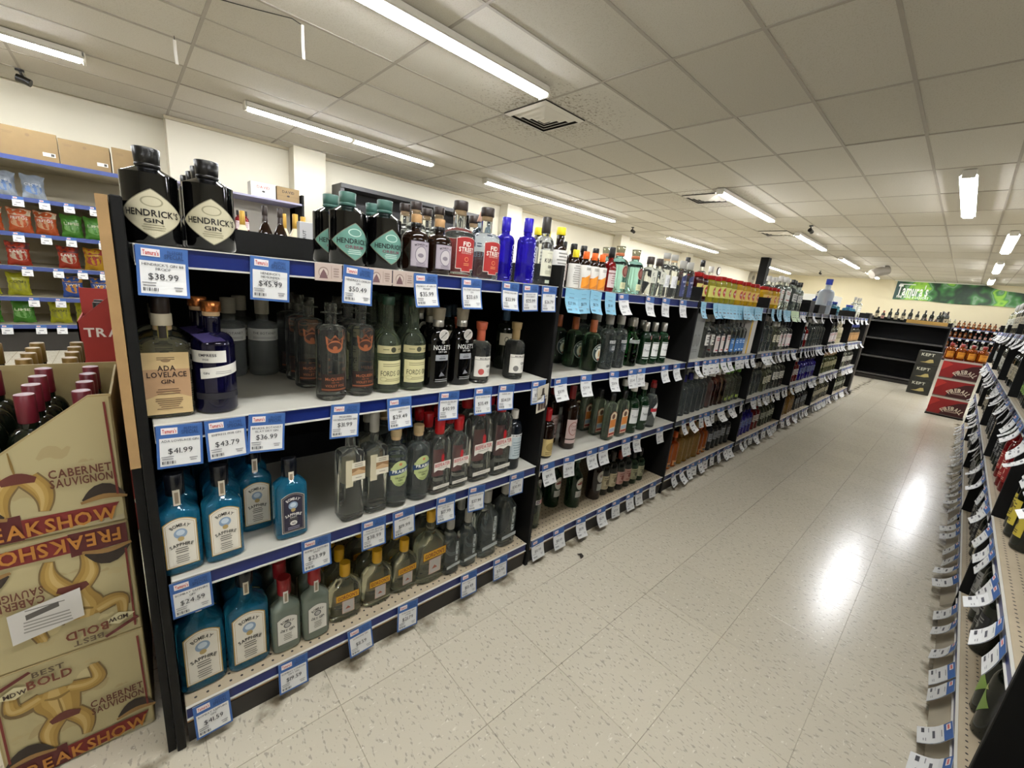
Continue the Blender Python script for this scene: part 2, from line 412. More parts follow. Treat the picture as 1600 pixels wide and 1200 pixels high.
vent(7.2, 2.3, 'square ceiling vent partly hidden behind a fluorescent strip'); vent(10.9, 2.3, 'distant flat square ceiling vent between two fluorescent strips')
DK = mat('#15130f', .35)
def dome(x, y, label):
    t = thing('security_camera', label, 'camera', (x, y, H - .0035), 0, 'ceiling security cameras')
    obj('mount', MB().cyl(.035, -.02, 0, DK).mesh('mount'), t)
    obj('arm', MB().tube([(0, 0, -.015), (.01, 0, -.05), (.03, -.01, -.08)], .012, DK).mesh('arm'), t)
    obj('lens_body', MB().tube([(-.03, 0, -.085), (.03, -.012, -.1), (.07, -.02, -.115)], .038, DK, 12).mesh('lens_body'), t)
dome(-.63, 6.3, 'black security camera above the snack shelves'); dome(9.7, 5.25, 'black security camera on the ceiling near the back wall')
dome(10.05, 1.45, 'black security camera between the ceiling strips'); dome(20.6, 3.4, 'tiny black security camera near the far wall')
WHT = mat('#e9e6dc', .5)
for x, y, L, lb in ((.47, 3.79, .17, 'short white rod hanging from the ceiling by a wire'), (1.10, 2.62, .21, 'longer white rod hanging from the ceiling beside a loose wire')):
    t = thing('hanging_rod', lb, 'rod', (x, y, H - .004))
    obj('rod', MB().tube([(0, 0, -.03), (0, 0, -.03 - L / 2), (.005, 0, -.03 - L)], .011, WHT).mesh('rod'), t)
    obj('wire', MB().tube([(0, 0, -.03), (0, 0, 0)] if L < .2 else [(0, 0, -.03), (-.06, .03, -.004), (-.25, .12, -.006), (-.5, .24, -.002)], .003, DK, 5).mesh('wire'), t)
t = thing('spotlight', 'round grey ceiling spotlight pointing down the store', 'spotlight', (17.6, 1.15, H - .0035))
obj('bracket', MB().box(-.05, -.05, -.08, .05, .05, 0, HOUSE).mesh('bracket'), t)
obj('shade', MB().tube([(-.2, .2, -.3), (-.1, .1, -.22), (.12, -.12, -.12)], .14, mat('#8d867a', .5), 14).mesh('shade'), t)
obj('rim', MB().tube([(.11, -.11, -.122), (.14, -.14, -.11)], .1, DK, 14).mesh('rim'), t)
t = thing('wall_clock', 'round dark rimmed clock on the back wall', 'clock', (18.8, Y1 - .001, 2.56))
obj('rim', MB().tube([(0, 0, 0), (0, -.04, 0)], .17, DK, 20).mesh('rim'), t)
obj('face', MB().tube([(0, -.04, 0), (0, -.044, 0)], .14, WHT, 20).mesh('face'), t)
obj('hand', MB().box(-.006, -.05, 0, .006, -.046, .1, DK).box(0, -.05, -.006, .07, -.046, .006, DK).mesh('hand'), t)
t = thing('wall_fan', 'round grey fan mounted high on the back wall', 'fan', (22.7, Y1 - .001, 2.6))
obj('cage', MB().tube([(0, 0, 0), (0, -.12, 0)], .3, mat('#9a9484', .6), 22).mesh('cage'), t)
obj('hub', MB().tube([(0, -.12, 0), (0, -.15, 0)], .1, mat('#6e685c', .6), 16).mesh('hub'), t)

# green banner on the far wall
bx = X1 - .05
t = thing('banner', 'green leafy store banner with white lettering on the far wall', 'banner', (bx, 0, 0))
mb = MB(); n = 40
def btop(y): return 2.86 if y > -1.1 else 2.86 - .36 * min(1, (-1.1 - y) / 1.6) + .03 * math.sin(y * 5)
def bbot(y): return 2.14 + .02 * math.sin(y * 3)
def banner_mat():
    m = bpy.data.materials.new('banner_print'); m.use_nodes = True; nt = m.node_tree; p = nt.nodes['Principled BSDF']
    tc = nt.nodes.new('ShaderNodeTexCoord'); w = nt.nodes.new('ShaderNodeTexWave'); w.inputs['Scale'].default_value = .8; w.inputs['Distortion'].default_value = 14; w.inputs['Detail'].default_value = 3
    nt.links.new(tc.outputs['Object'], w.inputs['Vector']); r = nt.nodes.new('ShaderNodeValToRGB')
    els = r.color_ramp.elements; els[0].color = hx('#14301c'); els[1].color = hx('#9ad04a'); q = els.new(.45); q.color = hx('#3c7a3a'); q = els.new(.7); q.color = hx('#7f9f80'); q = els.new(.85); q.color = hx('#3f8f3a')
    nt.links.new(w.outputs['Fac'], r.inputs[0]); nt.links.new(r.outputs[0], p.inputs['Base Color']); p.inputs['Roughness'].default_value = .5
    return m
bm_ = banner_mat(); vs = []; fs = []
for i in range(n + 1):
    y = 1.30 - 4.6 * i / n
    vs += [(0, y, bbot(y)), (0, y, btop(y)), (.008, y, bbot(y)), (.008, y, btop(y))]
for i in range(n):
    a = 4 * i; b = a + 4
    fs += [(a, a + 1, b + 1, b), (a + 2, b + 2, b + 3, a + 3), (a + 1, a + 3, b + 3, b + 1), (a, b, b + 2, a + 2)]
mb.add(vs, fs, bm_); obj('cloth', mb.mesh('cloth'), t)
mb = MB(); fn = lambda u, v, l: (-.002 - l, -u, v)
decal(mb, [('p', [(-1.30, 2.15), (-1.30, 2.85), (-1.12, 2.85), (-1.2, 2.15)], '#2f4a44'), ('t', "Tamura's", -.76, 2.53, .42, .92, '#f2f4ee', 1), ('r', -1.2, 2.735, -.72, 2.765, '#f2f4ee'), ('t', 'FINE WINE & LIQUORS', -.72, 2.255, .10, .95, '#f2f4ee', 1)], fn, .5)
obj('lettering', mb.mesh('lettering'), t)['label'] = 'white store name lettering'
obj('rod', MB().tube([(-.02, 1.38, 2.88), (-.02, 0, 2.88), (-.02, -1.15, 2.88)], .02, WHT).mesh('rod'), t)

# ---------------------------------------------------------------- gondola shelving
P = 1.232
SZ = {1: 1.241, 2: .878, 3: .496, 4: .12}
BLK = mat('#070706', .6, noise=(6, .3), spec=.25)
SHELF = mat('#b9b6a9', .5, noise=(9, .08)); RAIL = mat('#c9c7bd', .4); BLUE = mat('#0f1f5c', .3); GREYR = mat('#4b4f5c', .4)
TAN = mat('#a37f58', .6, noise=(20, .15)); KICK = mat('#17130f', .5, noise=(10, .3))
def peg_mat():
    m = bpy.data.materials.new('pegboard'); m.use_nodes = True; nt = m.node_tree; p = nt.nodes['Principled BSDF']; N = nt.nodes.new; K = nt.links.new
    tc = N('ShaderNodeTexCoord'); mp = N('ShaderNodeMapping'); mp.inputs['Scale'].default_value = (1 / .0254, 1 / .0254, 0); K(tc.outputs['Object'], mp.inputs[0])
    fr = N('ShaderNodeVectorMath'); fr.operation = 'FRACTION'; K(mp.outputs[0], fr.inputs[0])
    ds = N('ShaderNodeVectorMath'); ds.operation = 'DISTANCE'; ds.inputs[1].default_value = (.5, .5, 0); K(fr.outputs[0], ds.inputs[0])
    lt = N('ShaderNodeMath'); lt.operation = 'LESS_THAN'; lt.inputs[1].default_value = .13; K(ds.outputs['Value'], lt.inputs[0])
    n = N('ShaderNodeTexNoise'); n.inputs['Scale'].default_value = 12; K(tc.outputs['Object'], n.inputs['Vector'])
    a = N('ShaderNodeMixRGB'); a.inputs[1].default_value = hx('#a3947a'); a.inputs[2].default_value = hx('#b8aa90'); K(n.outputs['Fac'], a.inputs[0])
    b = N('ShaderNodeMixRGB'); K(lt.outputs[0], b.inputs[0]); K(a.outputs[0], b.inputs[1]); b.inputs[2].default_value = (.015, .012, .01, 1); K(b.outputs[0], p.inputs['Base Color'])
    p.inputs['Roughness'].default_value = .6
    return m
PEG = peg_mat()
GM = {}
def gmesh(k, f):
    if k not in GM: GM[k] = f().mesh(k)
    return GM[k]
def gondola(x, y, rz, label, group, rails=('b', 'b', 'b', 'b'), surf=('w', 'w', 'w', 'p'), first=False, last=False, shelves=(1, 2, 3, 4), depth=.53, plain=False, pale=False):
    """one 4 ft bay; local x along the aisle 0..P, local y into the shelf"""
    t = thing('shelving_bay', label, 'shelving', (x, y, 0), rz, group)
    a, b = .016, P - .016
    obj('back_panel', gmesh('back_panel', lambda: MB().box(-.009, .5405, .0, P - .0095, .555, 1.316, BLK)), t)
    sp = gmesh('side_panel', lambda: MB().box(-.009, -.012, 0, .009, .54, 1.322, BLK, .002))
    obj('side_panel', sp, t)
    if last: obj('side_panel', sp, t, (P, 0, 0))
    for s in shelves:
        z = SZ[s]; sm = {'w': SHELF, 'p': PEG, 'k': BLK}[surf[s - 1]]
        so = obj('shelf', gmesh('shelf_' + surf[s - 1], lambda: MB().box(a, -.005, -.034, b, .53, 0, sm, .0012)), t, (0, 0, z))
        if plain:
            obj('front_edge', gmesh('plain_edge', lambda: MB().box(a, -.012, -.034, b, .0015, .002, mat('#3a3937', .4), .002)), so); continue
        obj('price_rail', gmesh('price_rail', lambda: MB().box(a, -.0115, -.0015, b, -.0051, .0008, RAIL).box(a, -.0115, -.039, b, -.0051, -.0355, RAIL).box(a, -.0054, -.036, b, -.0051, -.001, RAIL)), so)
        obj('label_strip', gmesh('label_strip_' + rails[s - 1], lambda: MB().box(a + .001, -.0075, -.035, b - .001, -.0051, -.001, BLUE if rails[s - 1] == 'b' else GREYR)), so)
    if not plain:
        obj('base_trim', gmesh('base_trim_%d' % pale, lambda: MB().box(a, -.004, .045 if pale else .066, b, .02, .081, TAN)), t)
    kt = .047 if pale else .068; ky = -.045 if pale else 0
    obj('kick_plate', gmesh('kick_plate_%d' % pale, lambda: MB().add([(a, -.006, kt), (b, -.006, kt), (b, ky, .001), (a, ky, .001), (a, .03, kt), (b, .03, kt), (b, .03, .001), (a, .03, .001)],
        [(0, 3, 2, 1), (0, 1, 5, 4), (3, 7, 6, 2), (4, 5, 6, 7), (0, 4, 7, 3), (1, 2, 6, 5)], mat('#a39a86', .5, noise=(14, .2)) if pale else KICK)), t)
    return t
LB = ['black shelving bay of gin with blue price rails beside the wine cases', 'black shelving bay with light blue price tags and bitters on top', 'black shelving bay topped with jars of cherries and olives',
      'black shelving bay with tall clear bottles on top past the jars', 'black shelving bay carrying the giant blue capped bottle', 'black shelving bay with teal bottles on top', 'last black shelving bay before the cross aisle']
for k in range(7):
    r = 'bbbb' if k < 2 else 'bbgb' if k == 2 else 'gggg'
    gondola(k * P, 0, 0, LB[k], 'gin aisle shelving bays', tuple(r), first=k == 0, last=k == 6)
# end post at the far end and plywood end panel at the near end
t = thing('end_post', 'dark steel end post closing the gin shelves at the cross aisle', 'post', (7 * P + .075, 0, 0))
obj('post', MB().box(-.05, -.03, .06, .05, .05, 1.33, mat('#3c3934', .45, noise=(30, .3)), .006).mesh('post'), t); obj('foot', MB().box(-.055, -.06, 0, .055, .5, .06, mat('#33302c', .5), .006).mesh('foot'), t)
tag(obj('plywood_board', MB().box(-.027, -.01, .79, -.0105, .53, 1.32, mat('#9a7b50', .7, noise=(25, .2))).box(-.026, 0, 0, -.0105, .53, .79, BLK).mesh('end_panel')), 'plywood end panel with a raw brown edge beside the wine cases', 'panel')
# rear side of the same run and the next run behind it
for k in range(7): gondola((k + 1) * P, 1.114, PI, 'back to back black shelving bay behind the gin shelves', 'rear facing shelving bays', shelves=(1,))
for k in range(5): gondola(.35 + k * P, 2.05, 0, 'black shelving bay carrying sparkling wine behind the gin shelves', 'sparkling wine shelving bays', shelves=(1, 2), plain=True)
# right hand run, facing +Y
RX = 1.38; RY = -1.36
RL = ['wine shelving bay nearest the bare perforated shelf', 'wine shelving bay with red bottles and yellow labels', 'wine shelving bay beyond the yellow labels', 'wine shelving bay holding tall pale labels', 'wine shelving bay just before the red whisky cartons', 'wine shelving bay beside the red whisky cartons']
for k in range(-1, 5):
    gondola(RX + (k + 1) * P, RY, PI, RL[k + 1], 'wine aisle shelving bays', surf=('w', 'p', 'p', 'p') if k >= 0 else ('k',) * 4, plain=k < 0, shelves=(1, 2, 3, 4) if k >= 0 else (1, 4), pale=True)
# empty black end unit across the cross aisle
gondola(11.7, .36, -PI / 2, 'empty black shelving unit standing across the aisle end', None, plain=True, surf=('k', 'k', 'k', 'k'), last=True)

# ---------------------------------------------------------------- bottles
PROTO = {}
def bottle(kind, w, h, hs, hn, rn, hg, dep=None, e=2.0, glass='clear', caps=(), labels=(), sh='round', seg=24, name='gin_bottle', cat='gin bottle', rim=0.0, base=None, extra=None, flat=False, back=None):
    a = w / 2; b = (dep or w) / 2; mb = MB(); g = G[glass]
    R = [(0.0, a * .80, b * .80, e), (.003, a * .95, b * .95, e), (.008, a, b, e)]
    R.append((hs * .5, a, b, e)); R.append((hs, a, b, e))
    for i in range(1, 6):
        t = i / 5
        if sh == 'round': c, s = math.cos(t * PI / 2), math.sin(t * PI / 2)
        elif sh == 'slope': s, c = t, 1 - t
        elif sh == 'ogee': s, c = t, .5 + .5 * math.cos(t * PI)
        else: s, c = t ** 2 * .5 + t * .5, math.cos(t * PI / 2) ** .5   # square
        c = max(c, 0)
        R.append((hs + (hn - hs) * s, rn + (a - rn) * c, rn + (b - rn) * c, 2 + (e - 2) * c))
    R.append((hg - .004, rn, rn, 2))
    if rim: R += [(hg - .0035, rim, rim, 2), (hg - .0005, rim, rim, 2)]
    R.append((hg, (rim or rn) * .92, (rim or rn) * .92, 2))
    mb.rings(R, g, seg); parts = [('body', mb.mesh(kind + '_body'))]
    if caps:
        mb = MB()
        for c in caps: mb.cyl(c[0], c[1], c[2], c[3], c[4] if len(c) > 4 else None)
        parts.append(('cap', mb.mesh(kind + '_cap')))
    for nm, els in labels:
        mb = MB()
        fn = flatmap(-b) if flat else cylmap(a) if (e == 2.0 and abs(a - b) < 1e-6) else supmap(a, b, e)
        if nm == 'neck_label': fn = cylmap(rn + .0012)
        decal(mb, els, fn); parts.append((nm, mb.mesh(kind + '_' + nm)))
    if back:
        mb = MB(); c, v0, v1, hw = back; bm_ = [(-hw, b + .0006, v0), (hw, b + .0006, v0), (hw, b + .0006, v1), (-hw, b + .0006, v1)]
        mb.add(bm_, [(0, 1, 2, 3)], paper(c)); parts.append(('back_label', mb.mesh(kind + '_back_label')))
    if extra: parts += extra()
    PROTO[kind] = (name, cat, parts)
BLKC = mat('#0c0b0a', .3); SILV = mat('#b9b6ac', .3, metal=.6); WCAP = mat('#cfcabd', .4); CORK = mat('#b08a5c', .7, noise=(80, .2)); GRN = mat('#35594f', .35)
COPPER = mat('#b9703c', .25, metal=.8); REDC = mat('#a31218', .35); YELC = mat('#c99a1e', .35); DKCAP = mat('#2b211b', .4); GREYC = mat('#9a988f', .45); ORC = mat('#e0641c', .4); YC2 = mat('#e2cf28', .4)
BLUEC = mat('#2a3f9c', .35); DGRC = mat('#1f3a2a', .4); TANC = mat('#c1a37a', .6)
COPS = mat('#a85c34', .4)
def hend_label(c, ink, sub, extra=()):
    return [('label', [('d', 0, .06, .128, .095, '#6f6a56', 1.12), ('d', 0, .06, .123, .091, c, 1.12), ('e', 0, .083, .018, .010, sub), ('e', 0, .083, .015, .008, c), ('t', "HENDRICK'S", 0, .0615, .0125, .093, ink, 1, 1),
            *extra, ('l', 0, .039, .046, 3, .0045, sub)])]
bottle('hend', .092, .186, .136, .150, .019, .158, glass='black', sh='slope', caps=[(.021, .150, .157, BLKC), (.0205, .156, .186, BLKC, .0225)], seg=32,
       labels=hend_label('#b9b296', '#15120e', '#8b866c', (('t', 'GIN', 0, .047, .008, .03, '#15120e', 1, 1),)))
bottle('orb', .094, .184, .134, .150, .019, .156, glass='black', sh='slope', caps=[(.021, .150, .158, GRN), (.0205, .157, .184, GRN, .0215)], seg=32,
       labels=hend_label('#5f8c7e', '#12201c', '#b9d0c4', (('t', 'ORBIUM', 0, .047, .008, .05, '#6b3f4a', 1, 1),)))
bottle('ada', .086, .258, .158, .176, .016, .20, .066, e=7, glass='pale', sh='square', flat=True, caps=[(.0165, .19, .2, TANC), (.0185, .2, .225, mat('#c8bda2', .6)), (.0165, .225, .258, DKCAP)],
       labels=[('label', [('r', -.039, .010, .039, .146, '#c2a878'), ('p', [(-.039, .11), (.039, .11), (.039, .045), (0, .062), (-.039, .045)], '#a98763'), ('l', 0, .135, .03, 2, .004, '#6f5a40'), ('e', 0, .129, .008, .004, '#8a7150'), ('t', 'ADA', 0, .1125, .0115, .03, '#2c1c14', 1, 1), ('t', 'LOVELACE', 0, .0985, .0115, .066, '#2c1c14', 1, 1), ('t', 'GIN', 0, .083, .009, .022, '#2c1c14', 1, 1), ('l', 0, .066, .05, 3, .005, '#6b5138'), ('l', 0, .045, .05, 6, .0045, '#6b5138')]),
               ('neck_label', [('r', -.0085, .17, .0085, .215, '#8f8040'), ('r', -.0065, .173, .0065, .212, '#221a10')])])
def emp_extra():
    mb = MB(); mb.box(-.024, -.04, 0, .024, -.0, .0015, mat('#211a40', .5)); me = mb.mesh('hang_card')
    me.transform(Matrix.Translation((-.022, -.022, .184)) @ Matrix.Rotation(.5, 4, 'Z') @ Matrix.Rotation(.35, 4, 'X')); return [('hang_card', me)]
bottle('emp', .083, .254, .155, .185, .0165, .222, glass='indigo', caps=[(.0165, .222, .232, TANC), (.0195, .232, .254, COPPER)], extra=emp_extra, seg=32,
       labels=[('label', [('r', -.062, .121, .018, .148, '#d9d6cb'), ('t', 'EMPRESS', -.018, .138, .006, .034, '#26232a', 1, 1), ('t', '1908', -.022, .128, .005, .018, '#6d6a6a'), ('q', -.034, .083, .05, .107, .012, '#d9d6cb'), ('t', 'GIN', -.022, .097, .005, .012, '#26232a', 1), ('l', .012, .1, .04, 2, .004, '#99968e'), ('r', -.05, .035, .05, .05, '#1c1b22')])])
bottle('bot', .082, .235, .158, .17, .017, .195, glass='ribbed', sh='flat', caps=[(.0195, .19, .235, WCAP)], labels=[('label', [('r', -.058, .112, .058, .148, '#cfcec6'), ('t', 'THE BOTANIST', 0, .135, .007, .075, '#3c3c3a'), ('l', 0, .122, .07, 2, .004, '#8d8c86')])])
bottle('mcq', .078, .262, .192, .205, .0145, .238, glass='clear', rim=.025, caps=[(.0155, .238, .262, G['clear'])],
       labels=[('crown_emblem', [('e', 0, .150, .021, .017, '#8f5230'), ('e', 0, .152, .017, .010, '#3a2016'), ('p', [(-.022, .155), (-.024, .178), (-.012, .168), (0, .182), (.012, .168), (.024, .178), (.022, .155)], '#8f5230'), ('p', [(-.017, .158), (-.018, .171), (-.010, .165), (0, .175), (.010, .165), (.018, .171), (.017, .158)], '#3a2016'), ('e', 0, .146, .006, .006, '#8f5230')]),
               ('label', [('r', -.036, .026, .036, .075, '#221510'), ('r', -.036, .030, .036, .034, '#7e4526'), ('t', 'McQUEEN', 0, .062, .008, .05, '#8f5230', 1, 1), ('t', 'AND THE', 0, .052, .004, .02, '#8f5230'), ('t', 'VIOLET FOG', 0, .043, .007, .05, '#8f5230', 1, 1)])])
bottle('fords', .079, .286, .15, .2, .0165, .265, glass='palegreen', sh='ogee', caps=[(.018, .262, .286, DGRC)], labels=[('label', [('r', -.05, .122, .05, .145, '#b9b184'), ('e', 0, .1335, .008, .008, '#3c3d2c'), ('l', -.022, .134, .02, 1, .006, '#6b6a48'), ('l', .024, .134, .02, 1, .006, '#6b6a48')]), ('label', [('r', -.045, .028, .045, .1, '#cdc796'), ('t', 'FORDS GIN', 0, .062, .016, .072, '#1f1e16', 0, 1), ('l', 0, .09, .06, 2, .006, '#8a8560'), ('l', 0, .044, .06, 2, .005, '#8a8560'), ('e', -.028, .044, .01, .006, '#8a8560'), ('e', -.028, .044, .009, .005, '#cdc796')])])
def nol_extra():
    mb = MB(); fn = lambda u, v, l: (u, -.046 - l, v)
    decal(mb, [('e', -.006, .178, .018, .018, '#d6d3ca'), ('e', -.006, .178, .015, .015, '#bdb9b0'), ('q', -.018, .166, .006, .169, .02, '#5c5a56'), ('e', 0, .185, .002, .002, '#2b2a28')], fn)
    mb.tube([(-.024, -.0455, .178), (-.006, -.0455, .178)], .0002, paper('#d6d3ca')); return [('hang_tag', mb.mesh('hang_tag'))]
bottle('nol', .084, .26, .14, .192, .0165, .205, .07, e=2.6, glass='black', caps=[(.018, .200, .222, SILV), (.019, .222, .26, mat('#8b8270', .45), .022)], extra=nol_extra,
       labels=[('label', [('t', "NOLET'S", 0, .136, .0155, .062, '#d8d8d4', 1, 1), ('t', 'DRY GIN', 0, .122, .006, .03, '#bcbcb8', 1), ('e', 0, .153, .006, .005, '#9b9b97'), ('r', -.024, .093, .022, .112, '#8e9194'), ('t', 'SILVER', 0, .106, .004, .025, '#2b2d30'), ('r', -.012, .098, .012, .101, '#2b2d30'), ('l', 0, .03, .045, 2, .006, '#9b9b97'), ('p', [(-.01, .04), (.012, .042), (-.002, .056)], '#77777a')])])
def wn(kind, cap, seal): bottle(kind, .079, .217, .128, .152, .0145, .17, glass='clear', caps=[(.0155, .150, .19, cap), (.0185, .19, .217, cap, .021)], labels=[('label', [('r', -.042, .026, .042, .098, '#d6d3c8'), ('r', -.04, .086, .04, .0875, '#55524c'), ('t', 'MISS MILLIONS', 0, .0915, .005, .05, '#4a4742', 1), ('t', 'GIN', .012, .064, .009, .02, '#1c1a18', 1, 1), ('e', -.016, .044, .011, .011, seal), ('l', .018, .05, .024, 3, .005, '#aaa79e')])], rim=0)
wn('redc', mat('#b4573a', .5), '#b5524c'); wn('gryc', mat('#9a8257', .5), '#6f6d68')
bottle('creamlab', .08, .248, .165, .195, .0145, .235, glass='wine', caps=[(.016, .205, .248, mat('#3d5568', .35))], labels=[('label', [('r', -.05, .105, .05, .155, '#b9b096'), ('e', -.02, .128, .009, .013, '#5a5648'), ('e', -.02, .128, .006, .009, '#b9b096'), ('l', .016, .14, .04, 2, .006, '#8a8470')])])
def sapph_els(s, top='#cfcabb', ink='#1f1d18', edge='#9a7d3c'):
    return [('a', -.031 * s, .022 * s, .031 * s, .148 * s, .012 * s, edge), ('a', -.029 * s, .024 * s, .029 * s, .146 * s, .0115 * s, top), ('a', -.0265 * s, .027 * s, .0265 * s, .143 * s, .011 * s, edge), ('a', -.0258 * s, .0277 * s, .0258 * s, .1423 * s, .0108 * s, top),
            ('ta', 'BOMBAY', 0, .130 * s, .028 * s, .0085 * s, .038 * s, ink), ('e', 0, .108 * s, .0125 * s, .0125 * s, '#7f93a8'), ('e', 0, .110 * s, .008 * s, .007 * s, '#b6c3cc'), ('e', 0, .094 * s, .006 * s, .006 * s, '#a58f5c'),
            ('ta', 'SAPPHIRE', 0, .080 * s, .06 * s, .0085 * s, .044 * s, ink), ('l', 0, .070 * s, .03 * s, 3, .0055 * s, '#55524a'), ('l', 0, .05 * s, .034 * s, 4, .0055 * s, '#77746a')]
def sapph(kind, s, hh, els, gl='teal', cap=None, neck='#cdc6b2'):
    bottle(kind, .081 * s, hh, .150 * s, .186 * s, .0155 * s ** .5, hh - .03, .056 * s, e=4.2, glass=gl, sh='ogee', flat=True, caps=cap or [(.0185 * s ** .5, hh - .052, hh, mat('#0d1016', .25))],
           labels=[('label', els), ('neck_label', [('r', -.0065, hh - .075, .0065, hh - .036, neck), ('r', -.0035, hh - .07, .0035, hh - .042, '#8d7f6a')])])
    # the paper seal stands on the cap wall
    me = dict((a, b) for a, b in PROTO[kind][2])['neck_label']
    for v in me.vertices: v.co.y -= .0028
sapph('sap', 1.0, .25, sapph_els(1.0)); sapph('sapL', 1.25, .306, sapph_els(1.25))
sapph('east', 1.0, .232, sapph_els(.93, '#1d1a2c', '#d9d6cc', '#a39d8c')[:-1] + [('t', 'EAST', 0, .066, .005, .016, '#c9c6bc'), ('e', 0, .048, .009, .007, '#c9c6bc'), ('t', '42', 0, .048, .006, .01, '#1d1a2c', 1), ('l', 0, .036, .03, 2, .005, '#8a8796')])
sapph('bdry', .94, .238, [('a', -.027, .03, .027, .125, .01, '#5a5550'), ('a', -.0255, .0315, .0255, .1235, .0098, '#cbc9be'), ('ta', 'BOMBAY', 0, .108, .026, .0085, .035, '#232120'), ('e', 0, .093, .010, .0095, '#5b5a58'), ('e', 0, .093, .007, .0065, '#a8a6a0'), ('ta', 'DRY GIN', 0, .075, -.04, .0085, .036, '#232120'), ('l', 0, .062, .03, 4, .006, '#77746a')], 'dryg', [(.018, .186, .238, mat('#86181c', .3))], '#cfcdc4')
bottle('jen', .07, .332, .212, .226, .0125, .3, e=6, back=('#b3ab92', .1, .2, .024), glass='clear', sh='square', flat=True, caps=[(.0145, .262, .332, GREYC)], labels=[('label', [('r', -.026, .115, -.004, .2, '#c0b89a'), ('r', -.008, .15, .032, .172, '#8c6c48'), ('r', -.008, .172, .032, .19, '#d3cdb8'), ('r', -.008, .132, .032, .15, '#d3cdb8'), ('p', [(-.008, .15), (.032, .152), (.032, .158), (.012, .166), (-.008, .158)], '#b99a72'), ('l', .012, .184, .03, 2, .006, '#8d8878'), ('l', .012, .141, .03, 1, .006, '#8d8878')])])
bottle('pra', .079, .26, .178, .203, .0145, .235, glass='greyg', caps=[(.0155, .224, .235, TANC), (.0175, .235, .26, mat('#b39d74', .6))], labels=[('label', [('e', 0, .120, .031, .044, '#a9b57a'), ('r', -.031, .1, .031, .14, '#a9b57a'), ('e', 0, .152, .005, .005, '#b9764c'), ('q', -.036, .113, .036, .130, .012, '#1f3a5c'), ('t', 'PRAIRIE', 0, .128, .0105, .05, '#e4e6dc', 1, 1), ('t', 'ORGANIC', 0, .106, .006, .035, '#3a3f26', 1), ('t', 'GIN', 0, .097, .006, .014, '#3a3f26', 1), ('l', 0, .086, .03, 2, .005, '#6f7a48')])])
def beef(kind, s, hh): bottle(kind, .078 * s, hh, .178 * s, .205 * s, .0155 * s, hh - .02, .056 * s, e=5, glass='clear', sh='square', flat=True, back=('#8f4a48', .05 * s, .15 * s, .03 * s), caps=[(.0165 * s, hh - .052, hh, REDC, .0185 * s)],
    labels=[('label', [('p', [(-.034 * s, .088 * s), (-.034 * s, .122 * s), (.034 * s, .122 * s), (.034 * s, .088 * s), (.018 * s, .094 * s), (0, .088 * s), (-.018 * s, .094 * s)], '#d6d2c6'), ('t', 'BEEFEATER', 0, .112 * s, .0125 * s, .062 * s, '#a3141c', 1, 1), ('t', 'LONDON DRY GIN', 0, .1 * s, .004 * s, .04 * s, '#55524c'), ('p', [(-.006 * s, .122 * s), (.006 * s, .122 * s), (.0055 * s, .145 * s), (0, .152 * s), (-.0055 * s, .145 * s)], '#a3141c'), ('r', -.034 * s, .022 * s, .034 * s, .034 * s, '#c6c2b4'), ('l', 0, .028 * s, .05 * s, 1, .006, '#8a877c')])])
beef('beef', 1.0, .27); beef('beefL', 1.26, .308)
bottle('ruby', .072, .25, .17, .205, .0135, .23, glass='smoke', caps=[(.0155, .215, .25, WCAP)], labels=[('label', [('r', -.034, .05, .034, .145, '#a9b4b6'), ('r', -.034, .143, .034, .155, '#d8d8d2'), ('t', 'RUBY MILLS', 0, .149, .007, .055, '#26302f', 1), ('l', 0, .12, .05, 6, .011, '#7c8a8c')])])
def gord(kind, s, hh): bottle(kind, .1 * s ** .7, hh, .118 * s, .155 * s, .0155, hh - .02, .056 * s, e=3, glass='pale', sh='ogee', flat=True, back=('#b5a48c', .035 * s, .09 * s, .028 * s), caps=[(.0165, hh - .045, hh, YELC)],
    labels=[('label', [('q', -.037 * s, .078 * s, .037 * s, .104 * s, .0, '#5b1e12'), ('q', -.0355 * s, .0795 * s, .0355 * s, .1025 * s, .0, '#cf9e22'), ('t', "GORDON'S", 0, .091 * s, .013 * s, .062 * s, '#6e1d14', 1, 1), ('r', -.017 * s, .03 * s, .021 * s, .076 * s, '#b89f90'), ('r', -.014 * s, .033 * s, .018 * s, .073 * s, '#a9a49c'), ('p', [(-.008 * s, .045 * s), (.01 * s, .045 * s), (.001 * s, .055 * s)], '#8c4a34')])])
gord('gor', 1.0, .2); gord('gorL', 1.35, .285)
def newam(kind, s, hh): bottle(kind, .07 * s, hh, .135 * s, .175 * s, .013 * s, hh - .02, e=5, glass='greyg', sh='slope', flat=True, caps=[(.0155 * s, hh - .05, hh, GREYC)], labels=[('label', [('tv', 'NEW AMSTERDAM', .012 * s, .098 * s, .011 * s, .085 * s, '#c2c8c6', 1, 1), ('q', -.03 * s, .03 * s, .03 * s, .042 * s, .006, '#a9adaa'), ('l', 0, .04 * s, .04 * s, 1, .005, '#7d817e')])])
newam('nam', 1.0, .235); newam('namL', 1.32, .288)
